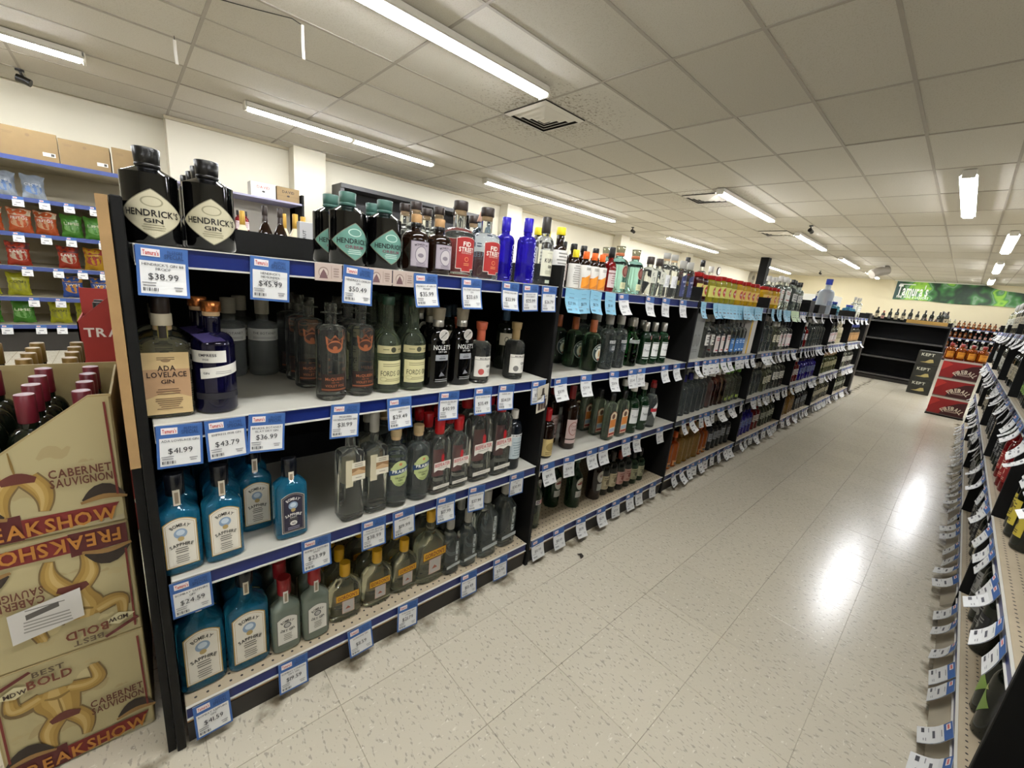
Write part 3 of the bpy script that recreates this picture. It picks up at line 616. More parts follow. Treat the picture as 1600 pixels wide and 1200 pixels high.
# top shelf of the first bay
bottle('monk', .08, .163, .092, .118, .0145, .135, glass='brown', caps=[(.0165, .128, .14, BLKC), (.0155, .14, .163, CORK)], labels=[('label', [('r', -.032, .016, .032, .088, '#6f6873'), ('r', -.030, .018, .030, .086, '#a49ba2'), ('ta', 'MONKEY 47', 0, .079, .06, .006, .042, '#3c343c'), ('e', 0, .05, .019, .024, '#6f6873'), ('e', 0, .05, .017, .022, '#b9b2b2'), ('e', -.002, .048, .009, .006, '#7d757c'), ('l', 0, .026, .03, 2, .004, '#6f6873')])])
bottle('fid', .104, .233, .128, .152, .019, .205, glass='clear', caps=[(.019, .19, .205, TANC), (.023, .205, .233, DKCAP)], labels=[('label', [('a', -.036, .024, .036, .124, .006, '#c9c2b8'), ('r', -.018, .016, .018, .024, '#c9c2b8'), ('a', -.034, .026, .034, .1225, .006, '#98201d'), ('r', -.016, .018, .016, .026, '#98201d'), ('t', 'FID', 0, .102, .014, .028, '#e4ded2', 1, 1), ('t', 'STREET', 0, .085, .014, .054, '#e4ded2', 1, 1), ('t', 'HAWAIIAN GIN', 0, .074, .005, .036, '#e0b9ac'), ('e', 0, .055, .007, .007, '#cf8a5c'), ('e', 0, .055, .0055, .0055, '#a3221f'), ('l', 0, .042, .02, 2, .005, '#cf8a5c')])], flat=False)
bottle('darkcap', .072, .225, .13, .16, .016, .198, glass='clear', caps=[(.0155, .185, .2, TANC), (.019, .2, .225, DKCAP)])
bottle('skylab', .075, .235, .145, .18, .017, .2, glass='bluish', caps=[(.02, .2, .235, mat('#caa089', .5), .01)], labels=[('label', [('q', -.03, .1, .036, .15, -.03, '#dfe2e2'), ('t', 'SKY', .0, .112, .014, .04, '#3a4a66', 1)])])
bottle('indo', .072, .228, .142, .168, .0155, .2, glass='cobalt', caps=[(.017, .18, .228, mat('#2a1fa0', .25))], labels=[('label', [('tv', 'INDOGGO', .016, .072, .022, .125, '#dcdcec', 0, 1), ('l', -.012, .014, .014, 1, .006, '#8d88d0')])])
bottle('kup', .073, .248, .145, .18, .0155, .2, glass='clear', caps=[(.0175, .19, .248, mat('#2a2520', .35))], labels=[('label', [('r', -.034, .034, .034, .128, '#d6d4bc'), ('t', 'KUPA', 0, .092, .015, .042, '#1c1a16', 1, 1), ('t', 'GIN', .004, .07, .011, .02, '#1c1a16', 1, 1), ('l', 0, .118, .04, 1, .004, '#9a9880'), ('l', 0, .054, .04, 3, .005, '#9a9880')]), ('label', [('r', -.012, .008, .012, .02, '#a9b09a')])])
# second bay
def paperwrap(kind, w, h, hb, capm, band):
    def wrap():
        q = MB(); q.rings([(.002, w / 2, w / 2, 2), (hb, w / 2, w / 2, 2), (hb + .001, w / 2 * .97, w / 2 * .97, 2)], paper('#c9c6bd'), 20)
        if band:
            els = [('r', -w * .6, .004, w * .6, hb * .5, '#b9701f'), ('q', -w * .6, .004, w * .6, hb * .42, hb * .35, '#d98a24'), ('l', 0, hb * .9, w * .6, 2, .006, '#7a776e')]
        else:
            els = [('l', -w * .1, hb * .92, w * .8, 9, hb * .09, '#8d8b84'), ('r', w * .25, hb * .3, w * .6, hb * .36, '#55534c'), ('r', w * .25, hb * .6, w * .6, hb * .66, '#55534c')]
        decal(q, els, cylmap(w / 2)); return [('paper_wrapper', q.mesh('paper_wrapper'))]
    bottle(kind, w * .86, h, hb * .9, hb + .02, w * .22, h - .02, glass='brown', caps=[(w * .26, h - .03, h, capm)], name='bitters_bottle', cat='bitters bottle', extra=wrap)
paperwrap('ang', .072, .232, .142, YC2, False); paperwrap('angs', .052, .155, .098, YC2, False); paperwrap('angor', .052, .155, .098, ORC, True)
bottle('redsyr', .058, .195, .1, .135, .012, .17, glass='red', caps=[(.014, .15, .195, BLKC)], labels=[('label', [('r', -.03, .02, .03, .095, '#c9b9b6'), ('r', -.03, .08, .03, .084, '#6a2c2c'), ('l', 0, .07, .04, 4, .01, '#8c6a68')])], name='bitters_bottle', cat='bitters bottle')
bottle('blkcap', .05, .19, .12, .15, .012, .17, glass='brown', caps=[(.015, .16, .19, BLKC)], labels=[('label', [('r', -.025, .03, .025, .1, '#b9a9a0')])], name='bitters_bottle', cat='bitters bottle')
bottle('facet', .088, .212, .128, .158, .018, .172, e=2, glass='aqua', seg=10, caps=[(.021, .168, .182, COPS), (.019, .182, .212, G['pale'], .022)], labels=[('label', [('e', 0, .1, .022, .028, '#a9a08c'), ('e', 0, .1, .019, .025, '#6b2f28'), ('e', 0, .1, .012, .016, '#8a5a4c'), ('r', -.02, .02, .02, .05, '#cfcfa4'), ('l', 0, .042, .028, 3, .006, '#8d8d68')])])
bottle('kbot', .064, .192, .12, .142, .015, .165, e=5, glass='clear', flat=True, sh='square', caps=[(.0185, .155, .192, DKCAP)], labels=[('label', [('r', -.03, .065, .03, .128, '#d9d9c8'), ('t', 'K', -.005, .108, .018, .018, '#1a1a16'), ('q', -.012, .07, -.006, .075, .02, '#1a1a16'), ('q', .0, .088, .014, .091, .004, '#1a1a16'), ('r', .006, .074, .01, .088, '#1a1a16')])])
bottle('wlab', .066, .23, .14, .175, .0155, .2, glass='clear', caps=[(.0165, .19, .2, TANC), (.019, .2, .23, GREYC)], labels=[('label', [('r', -.034, .055, .034, .118, '#dcdcda'), ('e', 0, .088, .013, .015, '#b5b5b8'), ('l', 0, .072, .04, 2, .006, '#9a9a9c')])])
bottle('blab', .064, .21, .142, .168, .0155, .19, glass='clear', caps=[(.0185, .17, .21, GREYC)], labels=[('label', [('a', -.028, .015, .028, .135, .014, '#2d3358'), ('ta', 'BROKERS', 0, .098, .05, .01, .036, '#c9cce0'), ('t', 'GIN', 0, .075, .009, .016, '#c9cce0', 1), ('l', 0, .05, .03, 3, .008, '#6a7098')])])
bottle('plym', .088, .234, .148, .175, .015, .195, glass='gin', caps=[(.0165, .178, .234, COPS)], labels=[('label', [('e', .004, .088, .037, .041, '#9a9d92'), ('e', .004, .088, .035, .039, '#182c2a'), ('ta', 'PLYMOUTH', .004, .116, .026, .010, .055, '#cfd2c6'), ('e', .004, .082, .022, .026, '#c9c6b2'), ('e', .004, .084, .007, .016, '#a97f4a'), ('e', .004, .058, .01, .005, '#8d4a30')])])
bottle('greyp', .08, .256, .168, .195, .0155, .23, glass='greyg', caps=[(.018, .215, .256, GREYC)], labels=[('label', [('r', -.026, .128, .026, .142, '#cfd0cc'), ('t', 'AVIATION', 0, .135, .009, .046, '#33363a', 1, 1), ('p', [(-.022, .124), (.022, .124), (.022, .095), (0, .082), (-.022, .095)], '#7d8286'), ('l', 0, .115, .03, 3, .008, '#c9cbc9')])])
bottle('tten', .086, .25, .13, .18, .016, .215, seg=10, glass='green', sh='ogee', caps=[(.0185, .205, .25, SILV)], labels=[('label', [('r', -.05, .122, .05, .14, '#8d948c'), ('l', 0, .131, .06, 1, .006, '#5b625c')])])
bottle('tanq', .072, .228, .135, .175, .0145, .2, glass='dkgreen', caps=[(.0165, .18, .228, SILV)], labels=[('label', [('r', -.034, .045, .034, .115, '#d9d9d4'), ('r', -.034, .119, .034, .122, '#d9d9d4'), ('r', -.034, .034, .034, .037, '#d9d9d4'), ('t', 'Tanqueray', 0, .08, .012, .055, '#2b302c'), ('l', 0, .1, .03, 1, .004, '#7a7f7c')]), ('seal', [('e', .014, .148, .012, .012, '#a31a20'), ('e', .014, .148, .007, .007, '#d9c9c0')])])
bottle('tanqL', .084, .272, .15, .2, .0155, .25, glass='dkgreen', caps=[(.0175, .235, .272, WCAP)], labels=[('label', [('r', -.04, .06, .04, .14, '#c9cac4'), ('r', -.04, .144, .04, .147, '#c9cac4'), ('t', 'Tanqueray', 0, .1, .013, .062, '#2b302c'), ('l', 0, .04, .05, 1, .008, '#8d928c')])])
bottle('redd', .08, .278, .15, .2, .0145, .25, glass='greyg', caps=[(.017, .235, .262, mat('#7d2420', .4)), (.014, .262, .278, REDC)], labels=[('label', [('d', 0, .105, .07, .1, '#c9c9c4', 1.0), ('r', -.036, .098, .036, .118, '#a3202a'), ('l', 0, .085, .02, 3, .008, '#8d8d88')])])
bottle('dubon', .07, .225, .13, .17, .0125, .2, glass='brown', caps=[(.0155, .17, .225, REDC)], labels=[('label', [('r', -.04, .012, .04, .092, '#b5a06a'), ('e', 0, .055, .024, .02, '#8d7a48'), ('l', 0, .03, .05, 2, .008, '#6f5c34')])], name='aperitif_bottle', cat='bottle')
bottle('carp', .076, .308, .185, .235, .013, .285, glass='brown', caps=[(.0155, .245, .308, mat('#7a1c1c', .4))], labels=[('label', [('r', -.04, .055, .04, .15, '#b8a199'), ('e', -.004, .105, .026, .034, '#8f5d55'), ('e', -.004, .105, .022, .03, '#b8a199'), ('t', 'Carpano', .004, .12, .010, .05, '#6a3a34'), ('t', 'Antica', .004, .1, .010, .04, '#6a3a34'), ('r', -.04, .032, .04, .05, '#b8a199')])], name='vermouth_bottle', cat='vermouth bottle')
bottle('flat', .078, .25, .175, .2, .0135, .23, .046, e=5, glass='palegreen', sh='round', flat=True, caps=[(.0155, .21, .25, BLKC)], labels=[('label', [('a', -.030, .02, .030, .155, .016, '#8d2f20'), ('a', -.027, .023, .027, .152, .015, '#cfc4a6'), ('e', 0, .128, .014, .014, '#54301c'), ('r', -.025, .07, .025, .112, '#c0742c'), ('r', -.025, .045, .025, .064, '#8fa0b0'), ('r', -.025, .028, .025, .04, '#8d2f20')])])
bottle('mart', .082, .3, .165, .225, .013, .28, glass='dkgreen', sh='ogee', caps=[(.0155, .25, .3, DGRC)], labels=[('label', [('e', 0, .14, .027, .034, '#c9c6b8'), ('e', 0, .145, .013, .010, '#8a6a5a'), ('r', -.02, .136, .02, .144, '#7d2a26'), ('r', -.026, .065, .026, .1, '#b9bab0'), ('l', 0, .09, .03, 3, .008, '#85867c')])], name='vermouth_bottle', cat='vermouth bottle')
bottle('martd', .082, .3, .165, .225, .013, .28, glass='brown', sh='ogee', caps=[(.0155, .25, .3, DKCAP)], labels=[('label', [('e', 0, .14, .027, .034, '#b5b2a6'), ('e', 0, .145, .013, .010, '#7d6a62'), ('r', -.022, .06, .022, .1, '#a3a49a')])], name='vermouth_bottle', cat='vermouth bottle')
bottle('cinz', .072, .3, .17, .225, .0125, .28, glass='palegreen', sh='ogee', caps=[(.0145, .26, .3, WCAP)], labels=[('label', [('r', -.02, .128, .024, .15, '#d9d6ce'), ('r', -.017, .131, .021, .147, '#4a2c4a'), ('r', .002, .131, .021, .147, '#a3323a'), ('t', 'CINZANO', .002, .139, .008, .034, '#e4e2da', 1)])], name='vermouth_bottle', cat='vermouth bottle')
def wine(kind, lc, ic, cap, gl='wine', lab=None, h=.3, name='wine_bottle', cat='wine bottle', sh='round'):
    bottle(kind, .075, h, h * .58, h * .76, .0135, h * .95, glass=gl, sh=sh, seg=18, caps=[(.0155, h * .80, h, cap)], name=name, cat=cat, labels=[('label', lab or [('r', -.04, h * .17, .04, h * .5, lc), ('l', 0, h * .44, .05, 2, .012, ic), ('e', 0, h * .33, .014, .014, ic), ('l', 0, h * .24, .05, 2, .008, ic)])])
MAR = mat('#5a1420', .35); GOLDF = mat('#6f5726', .4, metal=.3)
wine('wcrm', '#b5aa8a', '#6a6048', DKCAP, name='vermouth_bottle', cat='vermouth bottle', h=.245); wine('wpnk', '#b58f84', '#7a4038', mat('#8a3424', .4), name='vermouth_bottle', cat='vermouth bottle', h=.235); wine('wolv', '#8f8e70', '#4a4a34', BLKC, gl='dkgreen', name='vermouth_bottle', cat='vermouth bottle', h=.205)
# generic vodkas and others for the far bays
def spirit(kind, gl, cap, lc=None, ic='#55524c', w=.078, h=.29, e=2.0, name='vodka_bottle', cat='vodka bottle', lo=.3, hi=.55, sh='round'):
    e_ = e; lab = [('label', [('r', -w * .42, h * lo, w * .42, h * hi, lc), ('l', 0, h * (hi - .06), w * .6, 2, h * .05, ic), ('r', -w * .25, h * (lo + .04), w * .25, h * (lo + .07), ic)])] if lc else ()
    bottle(kind, w, h, h * .62, h * .74, w * .19, h * .92, e=e_, glass=gl, flat=e > 2, sh=sh, seg=16, caps=[(w * .22, h * .84, h, cap)], labels=lab, name=name, cat=cat)
spirit('vw', 'clear', GREYC, '#d6d4ca'); spirit('vcap', 'clear', BLKC, '#c9c9c4', h=.3); spirit('vblue', 'clear', GREYC, '#3f6fa8', '#cfe0ea', h=.28, lo=.1, hi=.45); spirit('vnavy', 'greyg', mat('#20206a', .35), None, h=.28)
spirit('vclear', 'greyg', WCAP, None, h=.27, w=.072); spirit('vpink', 'pinkg', WCAP, None, h=.27, w=.072); spirit('vgreen', 'pale', mat('#5a8a2c', .4), '#9ab04a', lo=.08, hi=.16, h=.275, w=.072)
spirit('vorange', 'orange', ORC, '#c98a4a', h=.25, w=.074, lo=.06, hi=.2); spirit('vgold', 'gold', TANC, None, h=.26, w=.074); spirit('vsmoke', 'smoke', GREYC, '#8d9298', h=.26, w=.078); spirit('vindigo', 'cobalt', BLKC, '#6a78a8', h=.26, w=.078)
spirit('vredlab', 'clear', BLKC, '#d9cfc9', '#a3202a', h=.27, lo=.12, hi=.55); spirit('vbig', 'greyg', GREYC, None, w=.1, h=.3); spirit('vgreyg', 'palegreen', WCAP, '#a9ad9c', h=.25, w=.074); spirit('vred', 'red', WCAP, '#c9bdb8', h=.26); spirit('volive', 'greens', TANC, '#b9b48a', h=.26)
spirit('vtan', 'clear', BLUEC, '#b98f5a', '#3a2a16', h=.26, lo=.08, hi=.55, w=.085); spirit('vpale', 'pale', WCAP, '#c9c4aa', h=.26); spirit('vcream', 'cream', mat('#cfc7aa', .5), '#b9ae88', '#4a4638', w=.07, h=.3, lo=.2, hi=.5, name='cream_liqueur_bottle', cat='bottle')
spirit('vtall', 'clear', mat('#c9c6bd', .4), '#dcdbd4', '#a34a44', w=.09, h=.28, lo=.25, hi=.6); spirit('vblack', 'greyg', BLKC, '#c9c9c4', w=.085, h=.27); spirit('tealj', 'aqua', BLKC, None, w=.1, h=.2); spirit('teald', 'teal', BLUEC, '#3f98a8', w=.13, h=.16, name='mixer_bottle', cat='bottle')
spirit('jred', 'redj', WCAP, '#c9c4c0', w=.085, h=.24, name='juice_bottle', cat='bottle'); spirit('jblue', 'bluej', WCAP, '#b5342a', w=.085, h=.24, name='juice_bottle', cat='bottle')
bottle('giant', .16, .40, .22, .285, .028, .36, glass='frost', caps=[(.034, .335, .40, BLUEC)], name='display_bottle', cat='bottle', labels=[('label', [('r', -.07, .1, .07, .15, '#8f9ab0'), ('l', 0, .14, .1, 3, .014, '#5f6c8c')])])
spirit('fire', 'amber', mat('#7a1c14', .4), '#c9861e', '#8a3a10', w=.11, h=.24, lo=.12, hi=.5, name='whisky_bottle', cat='whisky bottle'); spirit('whis', 'amber', BLKC, '#3a2418', '#c9b48a', w=.085, h=.27, name='whisky_bottle', cat='whisky bottle')
bottle('champ', .088, .32, .13, .235, .0155, .3, glass='brown', sh='ogee', caps=[(.0175, .2, .26, DKCAP, .0165), (.0165, .26, .32, DKCAP)], name='sparkling_wine_bottle', cat='wine bottle', labels=[('label', [('a', -.045, .09, .045, .14, .012, '#cfc9ba'), ('t', 'BELAIRE', 0, .118, .008, .05, '#4a4238', 1), ('e', 0, .07, .02, .022, '#cbb58a')])])
bottle('champg', .088, .3, .13, .215, .0165, .28, glass='cream', sh='ogee', caps=[(.0185, .19, .3, mat('#b9923c', .4, metal=.3), .0175)], name='sparkling_wine_bottle', cat='wine bottle')
def jar(kind, gl, lc, w=.082, h=.165):
    bottle(kind, w, h, h * .72, h * .84, w * .36, h * .9, glass=gl, seg=18, caps=[(w * .41, h * .85, h, mat('#9c1f1c', .3))], name='fruit_jar', cat='jar', labels=[('label', [('r', -w * .55, h * .2, w * .55, h * .62, lc), ('e', w * .1, h * .42, w * .3, h * .17, '#a32a22'), ('t', 'PICKED', w * .1, h * .42, h * .08, w * .45, '#e4e0cc', 1)])])
jar('cher', 'cherry', '#c9bd6a'); jar('oliv', 'olive', '#c2bd62'); jar('yell', 'yellow', '#cfae5a')
# wines for the right hand run
wine('wyel', '#b8a63a', '#4a3c14', MAR); wine('wbge', '#a99f84', '#4a4438', DKCAP); wine('wgry', '#8f8f8a', '#3a3a3a', BLKC); wine('wredb', '#8a1f1c', '#d9b9a0', mat('#8a1c1a', .35), gl='red'); wine('wfoilg', '#7c8c9c', '#3a4a5a', GOLDF); wine('wfoilm', '#7c8c9c', '#3a4a5a', MAR)
wine('wdia', '', '', DKCAP, lab=[('d', 0, .105, .066, .09, '#7f9a4a', 1.0), ('d', 0, .15, .03, .02, '#a9ad6a', 1.0)]); wine('wblk', '#1c1c1e', '#8a8a84', BLKC); wine('wpal', '#b5b3a2', '#6a685c', GREYC, gl='pale'); wine('wgrn', '#6f8f3a', '#2c3a14', DGRC)
def place(kind, x, y, z, label, group=None, rz=0.0, s=1.0):
    nm, cat, parts = PROTO[kind]
    t = thing(nm, label, cat, (x, y, z + .0008), rz, group)
    if s != 1.0: t.scale = (s, s, s)
    for pn, me in parts: obj(pn, me, t)
    return t

# ---------------------------------------------------------------- stock: first two bays, measured bottle by bottle
# (kind, x, y-centre, shelf, label)
S1 = [
 ('hend', .0535, .10, 1, 'black apothecary gin bottle with cream diamond label, beside the plywood panel'), ('hend', .152, .10, 1, 'black apothecary gin bottle with cream diamond label, beside the empty top shelf'),
 ('orb', .452, .085, 1, 'black gin bottle with teal diamond label and cap, front row'), ('orb', .556, .085, 1, 'black gin bottle with teal diamond label and cap, front row'),
 ('monk', .649, .07, 1, 'squat brown gin bottle with mauve label'), ('monk', .729, .07, 1, 'squat brown gin bottle with mauve label'),
 ('fid', .817, .09, 1, 'round clear gin bottle with red shield label'), ('fid', .927, .09, 1, 'round clear gin bottle with red shield label'),
 ('skylab', .985, .192, 1, 'bluish bottle with slanted white label behind the red labels'), ('indo', 1.06, .142, 1, 'cobalt blue gin bottle half hidden behind its twin'), ('indo', 1.103, .068, 1, 'cobalt blue gin bottle with white vertical lettering'),
 ('kup', 1.196, .068, 1, 'clear gin bottle with off white label and long dark cap'),
 ('ada', .049, .062, 2, 'square gin bottle with large beige label'), ('emp', .136, .06, 2, 'dark indigo gin bottle with slanted white bands and copper cap'),
 ('bot', .304, .385, 2, 'clear ribbed gin bottle deep on the shelf'), ('bot', .217, .39, 2, 'clear ribbed gin bottle deep on the shelf'), ('bot', .26, .478, 2, 'clear ribbed gin bottle deep on the shelf'),
 ('mcq', .397, .055, 2, 'clear gin bottle with copper crown emblem'), ('mcq', .484, .068, 2, 'clear gin bottle with copper crown emblem'),
 ('fords', .567, .068, 2, 'clear long necked gin bottle with pale yellow labels'), ('fords', .65, .064, 2, 'clear long necked gin bottle with pale yellow labels'),
 ('nol', .738, .06, 2, 'black arched gin bottle with round hang tag'), ('nol', .836, .066, 2, 'black arched gin bottle with round hang tag'),
 ('redc', .918, .06, 2, 'short clear gin bottle with red seal and copper wax cap'), ('gryc', 1.09, .062, 2, 'short clear gin bottle with grey seal and tan wax cap'), ('creamlab', 1.165, .21, 2, 'dark bottle with cream label at the shelf end'), ('creamlab', .93, .30, 2, 'dark bottle with cream label deep behind the short clear bottle'),
 ('sap', .041, .036, 3, 'teal gin bottle with arched white label, middle shelf'), ('sap', .126, .037, 3, 'teal gin bottle with arched white label, middle shelf'), ('sap', .214, .128, 3, 'teal gin bottle with arched white label, standing slightly back'),
 ('east', .281, .042, 3, 'teal gin bottle with dark purple label standing alone'), ('jen', .445, .042, 3, 'tall square clear gin bottle with striped tan label'), ('jen', .522, .046, 3, 'tall square clear gin bottle with striped tan label'),
 ('pra', .593, .042, 3, 'clear gin bottle with light green label and blue band'), ('pra', .674, .042, 3, 'clear gin bottle with light green label and blue band'),
 ('beef', .752, .036, 3, 'flat clear red capped gin bottle with red lettering'), ('beef', .832, .036, 3, 'flat clear red capped gin bottle with red lettering'), ('beefL', .932, .044, 3, 'large flat clear gin bottle with red lettering'), ('beefL', 1.034, .044, 3, 'large flat clear gin bottle with red lettering'),
 ('ruby', 1.114, .046, 3, 'smoky bottle with pale blue label at the end of the middle shelf'),
 ('sapL', .062, .062, 4, 'large teal gin bottle with arched white label'), ('sapL', .166, .060, 4, 'large teal gin bottle with arched white label'),
 ('bdry', .259, .046, 4, 'frosty gin bottle with red cap and arched label'), ('bdry', .34, .042, 4, 'frosty gin bottle with red cap and arched label'),
 ('gor', .439, .06, 4, 'clear flask gin bottle with yellow banner label'), ('gor', .548, .062, 4, 'clear flask gin bottle with yellow banner label'), ('gor', .652, .066, 4, 'clear flask gin bottle with yellow banner label'), ('gorL', .754, .06, 4, 'large clear gin bottle with yellow banner label'),
 ('nam', .838, .05, 4, 'faceted grey green gin bottle with vertical lettering'), ('nam', .922, .05, 4, 'faceted grey green gin bottle with vertical lettering'), ('namL', 1.02, .062, 4, 'large faceted grey green gin bottle'), ('namL', 1.135, .072, 4, 'large faceted grey green gin bottle'),
]
# rows standing behind the front bottles: (kind, x, first y, count, step, shelf, label)
S1B = [('hend', .155, .205, 3, .1, 1, 'black gin bottle hidden behind the cream diamond labels'), ('orb', .443, .187, 1, .1, 1, 'black teal capped gin bottle behind the teal diamond labels'), ('orb', .502, .292, 1, .1, 1, 'black teal capped gin bottle behind the teal diamond labels'), ('orb', .571, .19, 1, .1, 1, 'black teal capped gin bottle behind the teal diamond labels'),
 ('darkcap', .74, .235, 2, .085, 1, 'clear bottle with dark stopper in the second row of the top shelf'), ('darkcap', .83, .235, 2, .085, 1, 'clear bottle with dark stopper in the second row of the top shelf'), ('monk', .70, .16, 1, .1, 1, 'squat brown bottle peeking from behind its neighbours'), ('fid', .885, .2, 1, .1, 1, 'round clear gin bottle in the second row'), ('fid', 1.03, .30, 1, .1, 1, 'round clear gin bottle in the second row'),
 ('ada', .052, .16, 2, .09, 2, 'square gin bottle hidden behind the beige label'), ('emp', .125, .165, 1, .09, 2, 'indigo gin bottle hidden behind its copper capped twin'),
 ('mcq', .384, .195, 3, .092, 2, 'clear copper emblem bottle in the rows behind'), ('mcq', .50, .2, 2, .092, 2, 'clear copper emblem bottle in the rows behind'), ('fords', .60, .17, 2, .09, 2, 'long necked gin bottle behind the pale yellow labels'), ('fords', .685, .165, 2, .09, 2, 'long necked gin bottle behind the pale yellow labels'),
 ('nol', .775, .165, 2, .09, 2, 'black gin bottle behind the round hang tags'), ('redc', .90, .17, 1, .09, 2, 'short copper capped bottle behind its twin'), ('creamlab', 1.0, .36, 1, .09, 2, 'dark slim bottle deep in the shelf shadow'),
 ('sap', .046, .118, 4, .075, 3, 'teal gin bottle in the files behind the middle shelf front row'), ('sap', .136, .118, 4, .075, 3, 'teal gin bottle in the files behind the middle shelf front row'), ('sap', .222, .21, 3, .075, 3, 'teal gin bottle in the files behind the middle shelf front row'),
 ('jen', .54, .135, 1, .08, 3, 'tall square clear gin bottle in the second row'), ('pra', .64, .14, 2, .09, 3, 'green labelled bottle in the rows behind'), ('beef', .755, .11, 3, .075, 3, 'red capped flat bottle in the files behind'), ('beef', .842, .11, 3, .075, 3, 'red capped flat bottle in the files behind'), ('beefL', .94, .135, 2, .09, 3, 'large red capped flat bottle in the files behind'), ('beefL', 1.05, .135, 2, .09, 3, 'large red capped flat bottle in the files behind'),
 ('sapL', .068, .16, 2, .09, 4, 'large teal gin bottle hidden behind the bottom shelf front pair'), ('sapL', .172, .16, 2, .09, 4, 'large teal gin bottle hidden behind the bottom shelf front pair'), ('bdry', .268, .125, 3, .08, 4, 'red capped frosty bottle in the rows behind'), ('bdry', .355, .125, 3, .08, 4, 'red capped frosty bottle in the rows behind'),
 ('gor', .45, .14, 2, .09, 4, 'yellow capped flask bottle in the rows behind'), ('gor', .56, .14, 2, .09, 4, 'yellow capped flask bottle in the rows behind'), ('gor', .66, .145, 2, .09, 4, 'yellow capped flask bottle in the rows behind'), ('gorL', .78, .16, 1, .09, 4, 'large yellow capped bottle behind its twin'), ('nam', .865, .135, 2, .085, 4, 'faceted bottle behind the vertical lettering'), ('nam', .955, .14, 2, .085, 4, 'faceted bottle behind the vertical lettering'), ('namL', 1.06, .175, 1, .09, 4, 'large faceted bottle behind its twin')]
S2 = [
 ('ang', 1.318, .10, 1, 'large bitters bottle with oversized paper wrap and yellow cap'), ('angs', 1.392, .07, 1, 'small paper wrapped bitters bottle with yellow cap'), ('angor', 1.449, .06, 1, 'small orange capped bitters bottle with orange wrap'), ('angor', 1.508, .06, 1, 'small orange capped bitters bottle with orange wrap'), ('angor', 1.564, .06, 1, 'small orange capped bitters bottle with orange wrap'), ('redsyr', 1.632, .062, 1, 'red bitters bottle with pinkish label and dark neck'),
 ('blkcap', 1.41, .16, 1, 'black capped bitters bottle in the row behind'), ('blkcap', 1.48, .16, 1, 'black capped bitters bottle in the row behind'), ('blkcap', 1.55, .16, 1, 'black capped bitters bottle in the row behind'), ('blkcap', 1.64, .16, 1, 'black capped bitters bottle in the row behind'), ('ang', 1.31, .22, 1, 'yellow capped bitters bottle at the back'), ('ang', 1.39, .25, 1, 'yellow capped bitters bottle at the back'),
 ('facet', 1.73, .085, 1, 'faceted aqua gin bottle with brown medallion'), ('facet', 1.866, .085, 1, 'faceted aqua gin bottle with brown medallion'), ('facet', 1.78, .2, 1, 'faceted aqua gin bottle in the second row'),
 ('kbot', 1.968, .06, 1, 'square clear gin bottle with brush stroke label'), ('kbot', 2.058, .06, 1, 'square clear gin bottle with brush stroke label'), ('wlab', 2.14, .068, 1, 'clear gin bottle with plain white square label'), ('wlab', 2.225, .068, 1, 'clear gin bottle with plain white square label'), ('blab', 2.325, .064, 1, 'clear gin bottle with navy arched label'), ('blab', 2.415, .064, 1, 'clear gin bottle with navy arched label'),
 ('plym', 1.535, .238, 2, 'pale green gin bottle with round dark label, furthest back of three'), ('plym', 1.548, .146, 2, 'pale green gin bottle with round dark label, middle of three'), ('plym', 1.567, .055, 2, 'pale green gin bottle with round dark label at the shelf edge'),
 ('greyp', 1.685, .052, 2, 'clear grey gin bottle with silver shield label'), ('greyp', 1.785, .054, 2, 'clear grey gin bottle with silver shield label'), ('tten', 1.91, .06, 2, 'bright green fluted gin bottle with silver cap'), ('tanq', 2.045, .062, 2, 'dark green gin bottle with white script label'), ('tanq', 2.125, .056, 2, 'dark green gin bottle with white script label'), ('tanq', 2.215, .05, 2, 'dark green gin bottle with white script label'),
 ('dubon', 1.325, .05, 3, 'small dark aperitif bottle with gold label and red capsule'), ('dubon', 1.30, .14, 3, 'small aperitif bottle behind the gold label'), ('carp', 1.502, .07, 3, 'tall dark vermouth bottle with ornate pinkish label, front'), ('carp', 1.47, .16, 3, 'tall dark vermouth bottle with ornate pinkish label, rear'),
 ('flat', 1.79, .036, 3, 'flat pale bottle with arched orange label'), ('flat', 1.90, .036, 3, 'flat pale bottle with arched orange label'), ('flat', 1.79, .11, 3, 'flat pale bottle seen edge on in the file behind'), ('flat', 1.785, .185, 3, 'flat pale bottle seen edge on in the file behind'), ('flat', 1.78, .26, 3, 'flat pale bottle seen edge on in the file behind'),
 ('tanqL', 2.005, .046, 3, 'large dark green white capped gin bottle'), ('tanqL', 2.11, .046, 3, 'large dark green white capped gin bottle'), ('redd', 2.21, .044, 3, 'clear gin bottle with white diamond and red band'),
 ('cinz', 1.335, .082, 4, 'pale green vermouth bottle with small red and blue label'), ('mart', 1.56, .162, 4, 'green vermouth bottle with round white label'), ('mart', 1.655, .098, 4, 'green vermouth bottle with round white label'), ('martd', 1.825, .088, 4, 'dark brown vermouth bottle with round label'), ('martd', 1.45, .2, 4, 'dark brown vermouth bottle in the shadow behind the price tag'),
 ('wcrm', 1.905, .09, 4, 'small dark vermouth bottle with cream label'), ('wcrm', 1.975, .086, 4, 'small dark vermouth bottle with cream label'), ('wpnk', 2.045, .08, 4, 'small dark vermouth bottle with pinkish label'), ('wpnk', 2.118, .08, 4, 'small dark vermouth bottle with pinkish label'), ('wolv', 2.19, .076, 4, 'small olive vermouth bottle with pale label'), ('wolv', 2.268, .078, 4, 'small olive vermouth bottle with pale label'),
]
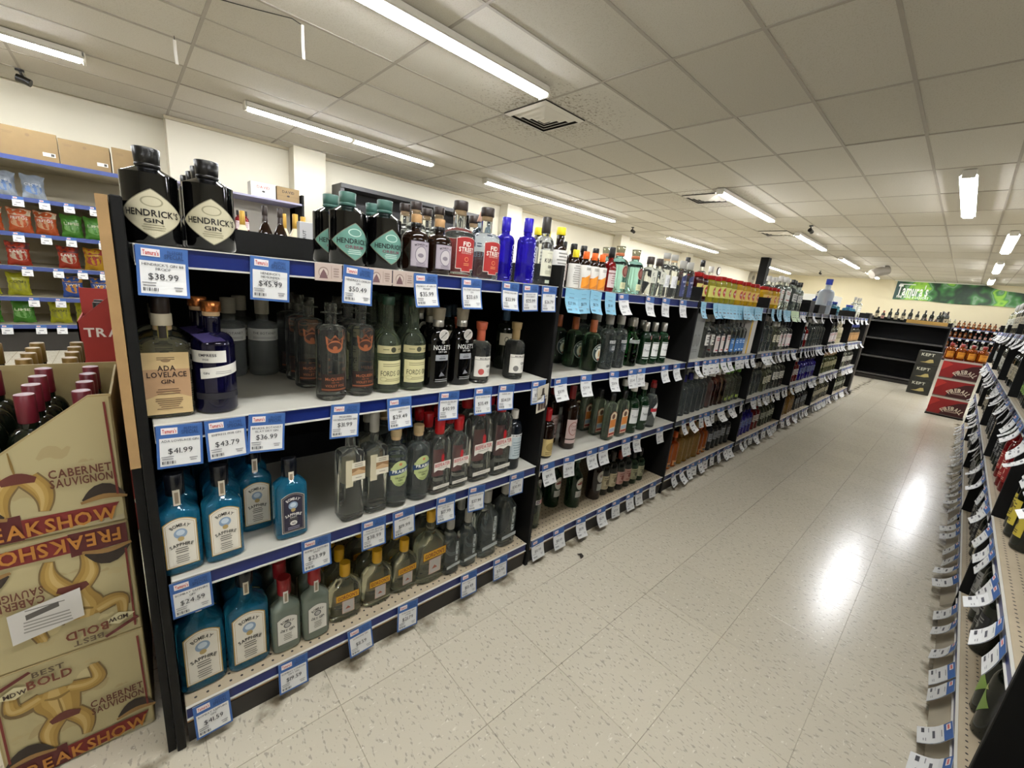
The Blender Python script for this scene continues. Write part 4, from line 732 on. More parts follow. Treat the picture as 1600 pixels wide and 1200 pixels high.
S2B = [('greyp', 1.72, .15, 2, .09, 2, 'clear grey gin bottle in the second row'), ('greyp', 1.82, .15, 2, .09, 2, 'clear grey gin bottle in the second row'), ('tten', 1.93, .155, 1, .09, 2, 'bright green bottle behind its twin'), ('tanq', 2.06, .145, 2, .08, 2, 'dark green gin bottle in the row behind'), ('tanq', 2.15, .145, 2, .08, 2, 'dark green gin bottle in the row behind'), ('mart', 1.60, .255, 1, .09, 4, 'green vermouth bottle deep on the bottom shelf'), ('tanqL', 2.06, .14, 1, .09, 3, 'large dark green gin bottle in the second row')]
SHORT = dict(hend='cream diamond bottles', orb='teal diamond bottles', monk='squat brown bottles', fid='red shield bottles', skylab='slanted white label', indo='cobalt bottles', kup='off white label', ada='beige label', emp='indigo bottle', bot='ribbed bottles', mcq='copper crowns', fords='pale yellow labels', nol='black arched bottles', redc='red seal', gryc='grey seal', creamlab='cream label', sap='teal bottles', east='purple label', jen='tall square bottles', pra='green labels', beef='red capped bottles', beefL='large red lettered bottles', ruby='pale blue label', sapL='large teal bottles', bdry='frosty red capped bottles', gor='yellow banner flasks', gorL='large yellow banner', nam='faceted bottles', namL='large faceted bottles',
  ang='paper wrapped bottle', angs='small yellow cap', angor='orange caps', redsyr='red bitters bottle', facet='aqua bottles', kbot='brush stroke labels', wlab='white square labels', blab='navy labels', plym='pale green bottles', greyp='silver shields', tten='bright green bottle', tanq='script labels', tanqL='large green bottles', redd='red band', flat='orange arched labels', carp='ornate vermouth', dubon='gold label', mart='round white labels', martd='dark vermouth', wcrm='cream labels', wpnk='pinkish labels', wolv='olive bottles', cinz='pale vermouth', blkcap='black caps')
def single_out(L):
    L = [list(e) for e in L]
    for sh in (1, 2, 3, 4):
        for depth in (0, 1):
            row = sorted([e for e in L if e[3] == sh and (e[2] > .13) == bool(depth)], key=lambda e: e[1]); i = 0
            while i < len(row):
                j = i
                while j + 1 < len(row) and row[j + 1][4] == row[i][4]: j += 1
                if j > i:
                    lb = row[i][4]
                    a = SHORT[row[i - 1][0]] if i > 0 else 'end of the shelf'; b = SHORT[row[j + 1][0]] if j + 1 < len(row) else 'black divider'
                    for k in range(i, j + 1): row[k][4] = lb + (', nearest the ' + a if k == i else ', nearest the ' + b if k == j else ', between its twins')
                i = j + 1
    return L
def rows(single, multi, pre):
    single = single_out(single)
    for k, x, y, s, lb in single:
        place(k, x, y, SZ[s], lb, pre + ' ' + SHORT.get(k, k), random.uniform(-.06, .06))
    for k, x, y, n, st, s, lb in multi:
        for i in range(n): place(k, x + random.uniform(-.003, .003), y + st * i, SZ[s], lb, pre + ' ' + lb, random.uniform(-.08, .08))
rows(S1, S1B, 'first bay:'); rows(S2, S2B, 'second bay:')

# ---------------------------------------------------------------- stock of the further bays: (kind, x, count, pitch, y, shelf, label, rows)
FAR = [
 ('cher', 2.525, 2, .09, .06, 1, 'jar of dark cherries with red lid', 2), ('oliv', 2.71, 3, .09, .06, 1, 'jar of green olives with red lid', 2), ('oliv', 2.985, 2, .09, .06, 1, 'jar of green peppers with yellow label and red lid', 2), ('yell', 3.17, 5, .09, .06, 1, 'jar of yellow peppers with red lid', 2), ('yell', 3.765, 4, .088, .06, 1, 'jar of yellow peppers past the black divider', 2),
 ('vcap', 3.0, 2, .25, .36, 1, 'tall black capped bottle standing behind the jars', 1), ('vtall', 3.42, 1, .1, .36, 1, 'tall white capped bottle standing behind the jars', 1),
 ('vw', 2.80, 2, .088, .06, 2, 'clear vodka bottle with plain white label', 2), ('vredlab', 2.985, 3, .085, .06, 2, 'clear vodka bottle with large pale label', 2), ('vblue', 3.245, 4, .068, .06, 2, 'clear vodka bottle with blue and green label', 2),
 ('vcream', 2.53, 1, .1, .07, 3, 'cream coloured bottle with black script beside the divider', 1), ('vnavy', 2.63, 2, .09, .06, 3, 'clear vodka bottle with navy cap', 2), ('vclear', 2.815, 4, .078, .06, 3, 'plain clear bottle on the third shelf with pale cap', 2), ('vpink', 3.13, 3, .078, .06, 3, 'reddish tinted clear bottle on the third shelf', 2), ('vgreen', 3.37, 4, .078, .06, 3, 'clear bottle with green base label and green cap', 2),
 ('vorange', 2.52, 3, .08, .06, 4, 'orange flavoured bottle on the bottom shelf', 2), ('vgold', 2.765, 4, .08, .06, 4, 'golden tinted bottle on the bottom shelf', 2), ('vorange', 3.085, 2, .08, .06, 4, 'orange bottle beside the smoky bottles', 2), ('vsmoke', 3.25, 5, .085, .06, 4, 'smoky grey bottle on the bottom shelf', 1),
 ('vtall', 4.16, 3, .1, .07, 1, 'tall clear bottle with white label and silver cap', 2), ('vblack', 4.50, 4, .095, .07, 1, 'tall clear bottle with black cap on the top shelf', 2),
 ('vbig', 3.78, 4, .11, .07, 2, 'large plain grey bottle without label', 1), ('vpale', 4.23, 2, .09, .06, 2, 'pale bottle with cream label', 2), ('vredlab', 4.42, 4, .09, .06, 2, 'clear bottle with white and red label beside the divider', 2),
 ('vclear', 3.77, 5, .085, .06, 3, 'plain clear bottle in the fourth bay', 1), ('vpale', 4.22, 3, .09, .06, 3, 'pale yellow bottle in the fourth bay', 1), ('vw', 4.51, 4, .09, .06, 3, 'clear bottle with white label in the fourth bay', 1),
 ('vindigo', 3.77, 5, .09, .06, 4, 'dark blue bottle on the bottom shelf', 1), ('vred', 4.24, 2, .09, .06, 4, 'red bottle on the bottom shelf', 1), ('vgreyg', 4.45, 5, .085, .06, 4, 'grey green bottle on the bottom shelf', 1),
 ('tealj', 5.47, 1, .1, .24, 1, 'squat aqua bottle with black stopper', 1), ('giant', 6.02, 1, .1, .1, 1, 'giant frosted display bottle with blue cap', 1), ('vblack', 5.02, 2, .1, .2, 1, 'black capped bottle behind the dark display box', 1),
 ('vsmoke', 5.0, 3, .1, .06, 2, 'smoky bottle in the fifth bay', 1), ('vred', 5.32, 1, .09, .06, 2, 'dark red bottle in the fifth bay', 1), ('vbig', 5.46, 6, .115, .07, 2, 'large grey bottle in the fifth bay', 1), ('vred', 5.02, 4, .1, .06, 3, 'red labelled bottle in the fifth bay', 1), ('vindigo', 5.45, 7, .1, .06, 3, 'navy bottle in the fifth bay', 1), ('vgold', 5.02, 6, .1, .06, 4, 'golden bottle in the fifth bay', 1), ('vsmoke', 5.65, 5, .1, .06, 4, 'smoky bottle on the lowest shelf of the fifth bay', 1),
 ('teald', 6.27, 3, .15, .1, 1, 'wide teal mixer bottle', 1), ('jblue', 6.3, 2, .1, .24, 1, 'blue juice bottle with white cap', 1), ('jred', 6.55, 4, .1, .24, 1, 'red juice bottle with white cap', 1), ('vredlab', 6.25, 6, .1, .06, 2, 'clear bottle with red lettered white label', 1), ('vcream', 6.92, 3, .12, .06, 2, 'tall cream bottle near the far end', 1), ('volive', 6.25, 11, .1, .06, 3, 'dark olive bottle in the sixth bay', 1), ('vpale', 6.25, 11, .1, .06, 4, 'pale bottle in the sixth bay', 1),
 ('teald', 7.5, 2, .15, .1, 1, 'teal mixer bottle at the far end', 1), ('vw', 7.9, 3, .2, .1, 1, 'clear bottle on top of the last bay', 1), ('vtan', 7.5, 10, .11, .06, 2, 'bottle with large tan label in the last bay', 1), ('vw', 7.5, 10, .11, .06, 3, 'white labelled bottle in the last bay', 1), ('vgreyg', 7.5, 10, .11, .06, 4, 'grey green bottle in the last bay', 1)]
for k, x, n, p, y, s, lb, r in FAR:
    for j in range(r):
        for i in range(n):
            l2 = lb if j == 0 else lb + ', second row'
            place(k, x + p * i + .006 * j, y + .095 * j + random.uniform(0, .012), SZ[s], l2, 'far bays: ' + l2, random.uniform(-.15, .15), random.uniform(.97, 1.03))

# ---------------------------------------------------------------- price tags
TW, TH = .078, .094
def tag_map(curl):
    def fn(u, v, l):
        d = max(0.0, -v - .03)
        return (u, -l - curl * .035 * (d / .064) ** 2, v)
    return fn
def tag_els(price, name, hdr='#345a94', body='#d2d2ce', detail=2):
    w, h = TW, TH; ink = '#26262a'
    els = [('r', -w / 2, -h, w / 2, 0, hdr)]
    rows_ = 6
    els = [('r', -w / 2, -h + h * i / rows_, w / 2, -h + h * (i + 1) / rows_, hdr) for i in range(rows_)]   # bends with the sheet
    bw = .44 if detail == 2 else .5; bb = .95 if detail == 2 else 1.0
    els += [('r', -w * bw, -h * bb + h * (bb - .3) * i / 5, w * bw, -h * bb + h * (bb - .3) * (i + 1) / 5, body) for i in range(5)] if hdr != body else []
    if hdr != body:
        els += [('r', -w * .40, -h * .21, -w * .05, -h * .06, '#dcd6d4')]
        if detail: els += [('t', "Tamura's", -w * .225, -h * .135, h * .09, w * .30, '#b5322c', 1, 1)]
        else: els += [('r', -w * .36, -h * .17, -w * .09, -h * .10, '#c0605a')]
        if detail == 2: els += [('t', 'IN-STORE', w * .24, -h * .09, h * .06, w * .3, '#22406f', 1), ('t', 'SPECIAL', w * .22, -h * .18, h * .09, w * .38, '#22406f', 1)]
    else: els += [('l', 0, -h * .2, w * .6, 1, .004, '#5a8aa0'), ('r', -w / 2, -h * .42, w / 2, -h * .41, '#5a9ab5')]
    if detail == 2 and name:
        for i, ln in enumerate(name.split('|')): els.append(('t', ln, 0, -h * (.365 + .085 * i), h * .055, w * .8, '#3a3a3e'))
    else: els.append(('l', 0, -h * .37, w * .6, 1, .005, '#55555a'))
    if detail: els.append(('t', price, 0, -h * .60, h * .13, w * .72, ink))
    else: els.append(('r', -w * .22, -h * .64, w * .22, -h * .57, '#55555a'))
    els += [('l', -w * .28, -h * .73, w * .28, 2 if detail == 2 else 1, .005, '#8a8a8a'), ('l', w * .28, -h * .80, w * .2, 2, .005, '#8a8a8a')]
    if detail:
        for i in range(9): els.append(('r', -w * .40 + i * w * .034, -h * .90, -w * .40 + i * w * .034 + w * (.012 + .012 * (i % 3 == 0)), -h * .83, '#2c2c2e'))
    else: els.append(('r', -w * .40, -h * .90, -w * .12, -h * .83, '#4a4a4e'))
    return els
def tag_mesh(price, name, curl, hdr='#345a94', body='#d2d2ce', detail=2):
    mb = MB(); fn = tag_map(curl)
    # the sheet itself: two faces a hair apart with edges
    n = 8; vs = []; fs = []
    for i in range(n + 1):
        v = -TH * i / n
        for x in (-TW / 2, TW / 2):
            a = fn(x, v, 0); b = fn(x, v, -.0006); vs += [a, b]
    for i in range(n):
        a = 4 * i; fs += [(a + 1, a + 5, a + 7, a + 3), (a, a + 1, a + 5, a + 4), (a + 2, a + 6, a + 7, a + 3)]
    mb.add(vs, fs, paper(body)); decal(mb, tag_els(price, name, hdr, body, detail), fn, .02)
    return mb.mesh('price_tag')
STUFF = {}
def put_tag(me, x, z, label, group, roll=0, y=-.0138, rz=0, tilt=0, far=None):
    if far:
        STUFF.setdefault(far, []).append((me, Matrix.Translation((x, y, z - .0015)) @ Matrix.Rotation(rz, 4, 'Z') @ Matrix.Rotation(roll, 4, 'Y') @ Matrix.Rotation(-tilt, 4, 'X'))); return
    return tag(obj('price_tag', me, None, (x, y, z - .0015), (-tilt, roll, rz)), label, 'price tag', group)
T1 = {1: [(.058, "HENDRICK'S GIN 88|PROOF", '$38.99', 'the cream diamond gin labels'), (.243, "HENDRICK'S|MIDSUMMER|SOLSTICE", '$45.99', 'the empty top shelf'), (.444, "HENDRICK'S ORBIUM|GIN", '$50.49', 'the teal diamond gin labels'), (.638, 'MONKEY 47 GIN 94|PROOF', '$35.99', 'the squat brown bottles'), (.803, 'FID STREET HAWAIIAN|GIN', '$33.69', 'the red shield labels'), (.969, 'UNCLE VALS GIN', '$33.99', 'the cobalt bottles'), (1.065, 'INDOGGO GIN|STRAWBERRY', '$25.99', 'the cobalt bottles'), (1.163, 'KUPA GIN', '$26.79', 'the off white label')],
      2: [(.058, 'ADA LOVELACE GIN', '$41.99', 'the beige label'), (.139, 'EMPRESS 1908 GIN', '$43.79', 'the indigo bottle'), (.224, 'BRUICHL BOTANIST|ISLAY DRY GIN', '$36.99', 'the empty stretch of white shelf'), (.412, 'MCQUEEN|HANDCRAFTED GIN', '$31.99', 'the copper crown emblem'), (.570, 'FORDS LONDON DRY|GIN', '$29.49', 'the pale yellow labels'), (.748, 'NOLETS SILVER DRY|GIN', '$40.99', 'the black arched bottles'), (.889, 'NEW WORLD GIN', '$35.49', 'the red seal bottle'), (.999, 'BARREL GIN', '$34.59', 'the grey seal bottle'), (1.168, 'SMALL BATCH GIN', '$31.99', 'the pallet shaped cut out')],
      3: [(.050, 'BOMBAY SAPPHIRE|GIN', '$24.59', 'the teal bottles'), (.331, 'BOMBAY SAPPHIRE|EAST', '$23.99', 'the lone purple label'), (.499, 'MARTIN JENSEN|LONDON DRY GIN', '$38.99', 'the tall square bottles'), (.600, 'PRAIRIE GIN', '$19.99', 'the light green labels'), (.764, 'BEEFEATER LONDON|DRY GIN', '$17.99', 'the red lettered flat bottles'), (.900, 'BEEFEATER LONDON', '$37.99', 'the larger red lettered bottles'), (1.104, 'RUBY MILLS|GIN', '$30.99', 'the pale blue label')],
      4: [(.067, 'BOMBAY SAPPHIRE|GIN', '$41.59', 'the large teal bottles'), (.262, 'BOMBAY LONDON|DRY GIN', '$19.59', 'the red capped frosty bottles'), (.458, 'GORDONS GIN', '$11.59', 'the yellow banner flasks'), (.632, 'GORDONS GIN|LARGE', '$21.79', 'the larger yellow banner bottle'), (.897, 'NEW AMSTERDAM|GIN', '$13.49', 'the faceted bottles'), (1.061, 'NEW AMSTERDAM|LARGE', '$21.49', 'the larger faceted bottles')]}
for s, L in T1.items():
    for x, nm, pr_, what in L:
        put_tag(tag_mesh(pr_, nm, random.uniform(0, .35) if s < 4 else .1), x, SZ[s], 'blue headed price tag reading %s below %s' % (pr_.replace('$', ''), what), 'price tags of the first bay', random.uniform(-.05, .09), tilt=random.uniform(.02, .10) if s < 4 else .12)
T2 = {1: [(1.297, '$27.99', 1), (1.372, '$11.79', 1), (1.456, '$11.79', 1), (1.558, '$11.49', 1), (1.66, '$41.99', 0), (1.897, '$37.49', 0), (2.058, '$34.99', 0), (2.25, '$23.79', 0)],
      2: [(1.30, '$31.99', 0), (1.47, '$29.99', 0), (1.688, '$28.99', 0), (1.853, '$32.49', 0), (1.937, '$24.49', 0), (2.182, '$21.99', 0), (2.325, '$23.79', 0)],
      3: [(1.29, '$19.99', 0), (1.433, '$34.99', 0), (1.605, '$14.49', 0), (1.70, '$14.99', 0), (1.905, '$42.49', 0), (2.02, '$22.49', 0), (2.27, '$32.99', 0)],
      4: [(1.287, '$10.99', 0), (1.431, '$10.49', 0), (1.603, '$8.99', 0), (1.777, '$12.99', 0), (1.917, '$7.29', 0), (2.058, '$7.79', 0), (2.162, '$8.29', 0), (2.328, '$9.79', 0)]}
SHN = {1: 'top', 2: 'second', 3: 'third', 4: 'bottom'}
cnt = {}
for s, L in T2.items():
    for x, pr_, b in L:
        me = tag_mesh(pr_, None, random.uniform(.2, .7), *(('#7fb2c8', '#7fb2c8') if b else ('#345a94', '#d2d2ce')), detail=1)
        near = min((e for e in S2 if e[3] == s), key=lambda e: abs(e[1] - x)); lb = '%s price tag reading %s on the %s rail below the %s' % ('light blue' if b else 'small', pr_.replace('$', ''), SHN[s], SHORT[near[0]])
        put_tag(me, x, SZ[s], lb, 'price tags of the second bay', random.uniform(-.08, .12), tilt=random.uniform(.03, .15))
FT = [tag_mesh('', None, c, detail=0) for c in (.2, .6, 1.0)]; FB = [tag_mesh('', None, c, '#7fb2c8', '#7fb2c8', 0) for c in (.2, .6)]; FG = tag_mesh('', None, .4, '#b9d0a0', '#b9d0a0', 0); FY = tag_mesh('', None, .6, '#e0d27a', '#dcdcc8', 0)
BN = ['third', 'fourth', 'fifth', 'sixth', 'last']
for k in range(2, 7):
    for s in (1, 2, 3, 4):
        if s == 1: n = (16, 12, 3, 5, 6)[k - 2]
        else: n = (10, 10, 10, 9, 8)[k - 2]
        xs = [k * P + .08 + (P - .16) * (i + random.uniform(.15, .85)) / n for i in range(n)]
        if s == 1 and k == 2: xs = [k * P + .05] + [k * P + .22 + .062 * i for i in range(n - 1)]
        for i, x in enumerate(xs):
            blue = s == 1 and (k == 2 or (k == 3 and i < 6))
            me = random.choice(FB) if blue else FG if (s == 1 and k == 3 and i < 9) else random.choice(FT)
            lb = ('light blue price tag hanging below the jars' if blue else 'price tag on the %s rail of the %s gin aisle bay' % (SHN[s], BN[k - 2]))
            put_tag(me, x, SZ[s], lb, 'tags: ' + lb, random.uniform(-.12, .12), tilt=random.uniform(.02, .25), y=-.0138 - .0012 * (i % 2), rz=random.uniform(-.15, .15), far='on the last two gin aisle bays' if k > 4 else None)
# illustrated strip along the first top rail
t = thing('rail_strip', 'cream illustrated shelf strip on the top blue rail', 'strip', (.452, -.0122, SZ[1] - .002))
for i in range(4):
    mb = MB(); x0 = -.115 + .067 * i; mb.box(x0, -.001, -.04, x0 + .064, 0, .002, paper('#b9a89c'))
    decal(mb, [('e', x0 + .02, -.02, .012, .013, '#8f7c74'), ('e', x0 + .02, -.021, .010, .011, '#c2b3a6'), ('p', [(x0 + .01, -.034), (x0 + .03, -.034), (x0 + .026, -.022), (x0 + .02, -.012), (x0 + .014, -.022)], '#6a4e50'), ('r', x0 + .038, -.034, x0 + .039, -.004, '#8f7c74'), ('l', x0 + .05, -.01, .016, 4, .006, '#8f7c74')], flatmap(-.001))
    obj('card', mb.mesh('card'), t)
# printed cut-out hanging on the first divider
mb = MB(); mb.box(-.035, -.001, -.115, .035, 0, 0, paper('#c2bba8')); decal(mb, [('r', -.026, -.105, -.010, -.062, '#4a3c34'), ('r', -.008, -.105, .008, -.062, '#5c4a3c'), ('r', .010, -.105, .026, -.062, '#4a3c34'), ('r', -.03, -.058, .03, -.048, '#8d8778'), ('p', [(-.016, -.044), (.016, -.044), (.008, -.036), (.006, -.012), (-.006, -.012), (-.008, -.036)], '#3a332c')], flatmap(-.001))
tag(obj('printed_card', mb.mesh('printed_card'), None, (1.19, -.02, SZ[2] - .02), (.05, -.12, .1)), 'small beige printed card hanging on the first black divider', 'card')

# gift boxes and displays standing on the far bays
def carton(name, x, y, z, w, d, h, mt, label, cat='box', els=None, rz=0, group=None, flip=False):
    t = thing(name, label, cat, (x, y, z + .0008), rz, group)
    obj('carton', MB().box(-w / 2, -d / 2, 0, w / 2, d / 2, h, mt, .002).mesh('carton'), t)
    if els:
        mb = MB(); decal(mb, els, flatmap(-d / 2), .05); obj('print', mb.mesh('print'), t)
    return t
carton('gift_box', 2.615, .09, SZ[2], .2, .1, .29, mat('#9a9c98', .35, metal=.3, noise=(40, .2)), 'embossed silver gift box beside the divider', els=[('e', -.05, .12, .03, .04, '#7e807c'), ('e', .0, .12, .03, .04, '#84867f'), ('e', .05, .12, .03, .04, '#7e807c'), ('l', 0, .06, .12, 2, .012, '#7a7c78')])
carton('gift_box', 3.585, .07, SZ[2], .12, .09, .3, mat('#d8d2c8', .5), 'tall white and yellow gift box at the end of the third bay', els=[('r', -.06, .002, -.03, .298, '#d2a81e'), ('l', .015, .27, .06, 1, .012, '#8a4a40')])
carton('display_box', 5.10, .07, SZ[1], .18, .12, .12, BLK, 'low black display box on the top shelf'); carton('display_box', 5.55, .07, SZ[1], .3, .12, .09, BLK, 'low black display box beside the giant bottle')
carton('sign_card', 3.62, .3, SZ[1], .22, .05, .2, mat('#a31c1c', .5), 'red sign card behind the yellow jars')
carton('white_cabinet', 10.9, 1.15, 0, .7, .6, 1.62, mat('#cfcec4', .5), 'white cabinet at the far end behind the shelves', 'cabinet')
for i, dx in enumerate((-.16, .14)): tag(obj('cap_bundle', MB().rings([(0, .13, .1, 2), (.05, .14, .11, 2.5), (.1, .08, .06, 2)], mat('#15120f', .8), 14).mesh('cap_bundle'), None, (10.9 + dx, 1.1, 1.6215)), 'black cloth bundle on the white cabinet', 'bundle', 'bundles on the white cabinet')

# ---------------------------------------------------------------- wine cases stacked at the shelf end
CASE = mat('#9c8c60', .6, noise=(14, .12)); CREAM = '#ab9f76'
BW, BD, BH = .255, .34, .306
def limb(pts, rad, c, k=5):
    """smooth tapering outline through pts"""
    P_ = []
    n = len(pts)
    def cr(a, b, cc, d, t): return .5 * (2 * b + (cc - a) * t + (2 * a - 5 * b + 4 * cc - d) * t * t + (3 * b - a - 3 * cc + d) * t ** 3)
    for i in range(n - 1):
        q = [pts[max(i - 1, 0)], pts[i], pts[i + 1], pts[min(i + 2, n - 1)]]; w = [rad[max(i - 1, 0)], rad[i], rad[i + 1], rad[min(i + 2, n - 1)]]
        for m_ in range(k + (i == n - 2)):
            t = m_ / k; P_.append((cr(*[a[0] for a in q], t), cr(*[a[1] for a in q], t), cr(*w, t)))
    L_, R_ = [], []
    for i, (x, y, r) in enumerate(P_):
        a, b = P_[max(i - 1, 0)], P_[min(i + 1, len(P_) - 1)]; dx, dy = b[0] - a[0], b[1] - a[1]; d = math.hypot(dx, dy) or 1
        L_.append((x - dy / d * r, y + dx / d * r)); R_.append((x + dy / d * r, y - dx / d * r))
    return ('p', L_ + R_[::-1], c)
def case_els(up):
    """carton print: generic circus poster, drawn upright or turned over"""
    f = (lambda x, y: (x, y)) if up else (lambda x, y: (-x, BH - y))
    def poly(c, *p): return ('p', [f(x, y) for x, y in p], c)
    def lm(pts, rad, c): e = limb(pts, rad, c); return ('p', [f(x, y) for x, y in e[1]], c)
    e = [('r', -BW / 2 + .004, .004, BW / 2 - .004, BH - .004, CREAM)]
    rr = random.Random(5)
    for k in range(9):   # aged paper stains
        x, y = rr.uniform(-.1, .1), rr.uniform(.08, .28); r = rr.uniform(.01, .026)
        e.append(lm([(x - r, y - r * .4), (x - r * .2, y + r * .3), (x + r * .4, y - r * .2), (x + r, y + r * .5)], [.003, r * .5, r * .4, .003], rr.choice(('#a3946a', '#ab9d72', '#b9ac80'))))
    body = ([(-.03, .222), (-.031, .195), (-.026, .165), (-.024, .135)], [.026, .037, .029, .022])
    armA = ([(-.052, .212), (-.083, .2), (-.098, .208), (-.096, .25)], [.015, .016, .012, .008]); armB = ([(-.008, .212), (.022, .202), (.04, .213), (.034, .252)], [.015, .016, .012, .008])
    legA = ([(-.036, .14), (-.052, .112), (-.054, .085), (-.05, .06)], [.017, .016, .011, .006]); legB = ([(-.012, .14), (.004, .112), (.008, .085), (.004, .06)], [.017, .016, .011, .006])
    fig = (legA, legB, armA, armB, body)
    for g in fig: e.append(lm(g[0], [r + .003 for r in g[1]], '#6e5a38'))
    for g in fig: e.append(lm(g[0], g[1], '#97793a'))
    for g in fig: e.append(lm([(x - .002, y + .002) for x, y in g[0]], [r * .62 for r in g[1]], '#a88a48'))
    for g in fig: e.append(lm([(x - .004, y + .003) for x, y in g[0]], [r * .28 for r in g[1]], '#b89d62'))
    e += [lm([(-.05, .205), (-.03, .198), (-.01, .205)], [.002, .004, .002], '#7d6430'), lm([(-.03, .2), (-.028, .17), (-.026, .145)], [.001, .002, .001], '#7d6430'), lm([(-.048, .135), (-.024, .142), (.0, .135)], [.006, .012, .006], '#5a2a20')]
    e += [poly('#4f1a1a', (-BW / 2 + .004, .004), (-.03, .004), (-.03, .062), (-BW / 2 + .004, .054)), poly('#6f211e', (-.03, .006), (.098, .016), (.118, .05), (-.03, .05)), poly('#a3997a', (.06, .004), (.122, .004), (.122, .018))]
    for x, y, s_ in ((-.088, .06, 1.2), (.095, .066, 1.1)):   # bowler hats
        e += [lm([(x - .03 * s_, y), (x, y + .016 * s_), (x + .03 * s_, y)], [.004, .017 * s_, .004], '#2a2018'), lm([(x - .034 * s_, y - .004), (x, y + .004 * s_), (x + .034 * s_, y - .004)], [.003, .006, .003], '#8a6a3c')]
    for sx in (-1, 1): e += [poly('#6a241e', (sx * (BW / 2 - .008), .07), (sx * (BW / 2 - .012), .07), (sx * (BW / 2 - .014), .29), (sx * (BW / 2 - .010), .29))]
    e += [poly('#5b1f1c', (-.12, .262), (-.06, .292), (-.064, .298), (-.124, .27)), poly('#d0c79e', (-.118, .25), (-.09, .238), (-.06, .255), (-.088, .27))]
    return e, f
def text_els(f, up):
    out = []
    for s, x, y, h, w, c in (('FREAKSHOW', 0, .028, .032, .225, '#a8702c'), ('CABERNET', .066, .142, .019, .095, '#5c3020'), ('SAUVIGNON', .066, .12, .019, .095, '#5c3020'), ('BOLD', -.035, .262, .022, .07, '#6a3422'), ('MDW', -.088, .253, .012, .034, '#3a2a20'), ('BEST', -.035, .285, .014, .05, '#5a4a34')):
        out.append((s, x, y, h, w, c))
    return out
def wine_case(x, y, z, rz, up, label, open_top=False):
    t = thing('wine_case', label, 'wine case', (x, y, z + .0005), rz, 'stacked wine cases')
    th = .004; mb = MB()
    if open_top:
        for a in ((-BW / 2, BD / 2 - th, 0, BW / 2, BD / 2, BH), (BW / 2 - th, -BD / 2, 0, BW / 2, BD / 2, BH * .98), (-BW / 2, -BD / 2, 0, BW / 2, BD / 2, th)): mb.box(*a, CASE)
        prof = [(-BW / 2, .02), (BW / 2, .02), (BW / 2, BH), (BW / 2 - .035, BH), (-BW / 2 + .02, .145), (-BW / 2, .145)]
        prof[0] = (-BW / 2, 0); prof[1] = (BW / 2, 0); n = len(prof)
        mb.add([(a, -BD / 2, b) for a, b in prof] + [(a, -BD / 2 + th, b) for a, b in prof], [tuple(range(n)), tuple(reversed(range(n, 2 * n)))] + [(i, i + n, (i + 1) % n + n, (i + 1) % n) for i in range(n)], CASE)
        mb.add([(-BW / 2, -BD / 2, 0), (-BW / 2, BD / 2, 0), (-BW / 2, BD / 2, BH), (-BW / 2, 0, BH), (-BW / 2, -BD / 2, .145), (-BW / 2 + th, -BD / 2, 0), (-BW / 2 + th, BD / 2, 0), (-BW / 2 + th, BD / 2, BH), (-BW / 2 + th, 0, BH), (-BW / 2 + th, -BD / 2, .145)], [(0, 4, 3, 2, 1), (5, 6, 7, 8, 9), (4, 9, 8, 3), (3, 8, 7, 2)], CASE)
    else: mb.box(-BW / 2, -BD / 2, 0, BW / 2, BD / 2, BH, CASE, .002)
    obj('carton', mb.mesh('carton'), t)
    els, f = case_els(up)
    if open_top:   # print trimmed to the diagonal cut
        lim = lambda u: .14 + (BH - .145) * max(0, min(1, (u + BW / 2 - .02) / (BW - .055)))
        mb = MB(); fm_ = flatmap(-BD / 2)
        fn = lambda u, v, l: fm_(u, min(v, lim(u)), l)
        els[0] = ('p', [(-BW / 2 + .004, .004), (BW / 2 - .004, .004), (BW / 2 - .004, BH - .004), (BW / 2 - .036, BH - .004), (-BW / 2 + .02, .14), (-BW / 2 + .004, .14)], CREAM)
        keep = [e for e in els if e[0] == 'p' and all(y_ <= lim(x_) + .002 for x_, y_ in e[1])]
        decal(mb, keep, fm_, .05)
        for s, x_, y_, h, w, c in text_els(f, up):
            if y_ < lim(x_ - w / 2): decal(mb, [('r', 0, 0, 0, 0, c)] * 50 + [('t', s, x_, y_, h, w, c, 1, 1)], fm_, .05)
    else:
        mb = MB(); fm_ = flatmap(-BD / 2); decal(mb, els, fm_, .05)
        fr = (lambda u, v, l: fm_(u, v, l + .006)) if up else (lambda u, v, l: fm_(-u, BH - v, l + .006))
        for s, x_, y_, h, w, c in text_els(f, up): decal(mb, [('t', s, x_, y_, h, w, c, 1, 1)], fr, .05)
    obj('print', mb.mesh('print'), t)
    return t
bx_, by_ = -.170, .29; AZ = math.radians(-1.2)
wine_case(bx_, by_, 0, AZ, True, 'printed wine case on the floor at the bottom of the front stack')
c2 = wine_case(bx_, by_, BH + .001, AZ, False, 'printed wine case with a white shipping sticker in the middle of the front stack')
mb = MB(); decal(mb, [('q', -.075, .07, .035, .145, .022, '#c9c6c0'), ('l', -.02, .146, .08, 1, .006, '#77746e'), ('q', -.05, .123, .0, .136, .012, '#55524e'), ('l', -.02, .118, .08, 4, .008, '#8d8a84')], lambda u, v, l: (u, -BD / 2 - .008 - l, v), .05)
obj('shipping_sticker', mb.mesh('shipping_sticker'), c2)
wine_case(bx_, by_, 2 * BH + .002, AZ, True, 'cut open printed wine case full of maroon capped bottles', True)
for i in range(3):
    for j in range(4):
        lx, ly = -.084 + .082 * i, -.122 + .081 * j
        place('wfoilm', bx_ + lx * math.cos(AZ) - ly * math.sin(AZ), by_ + lx * math.sin(AZ) + ly * math.cos(AZ), 2 * BH + .007, 'maroon capped red wine bottle in the cut open case', 'maroon capped bottles in the open case', random.uniform(-.5, .5))
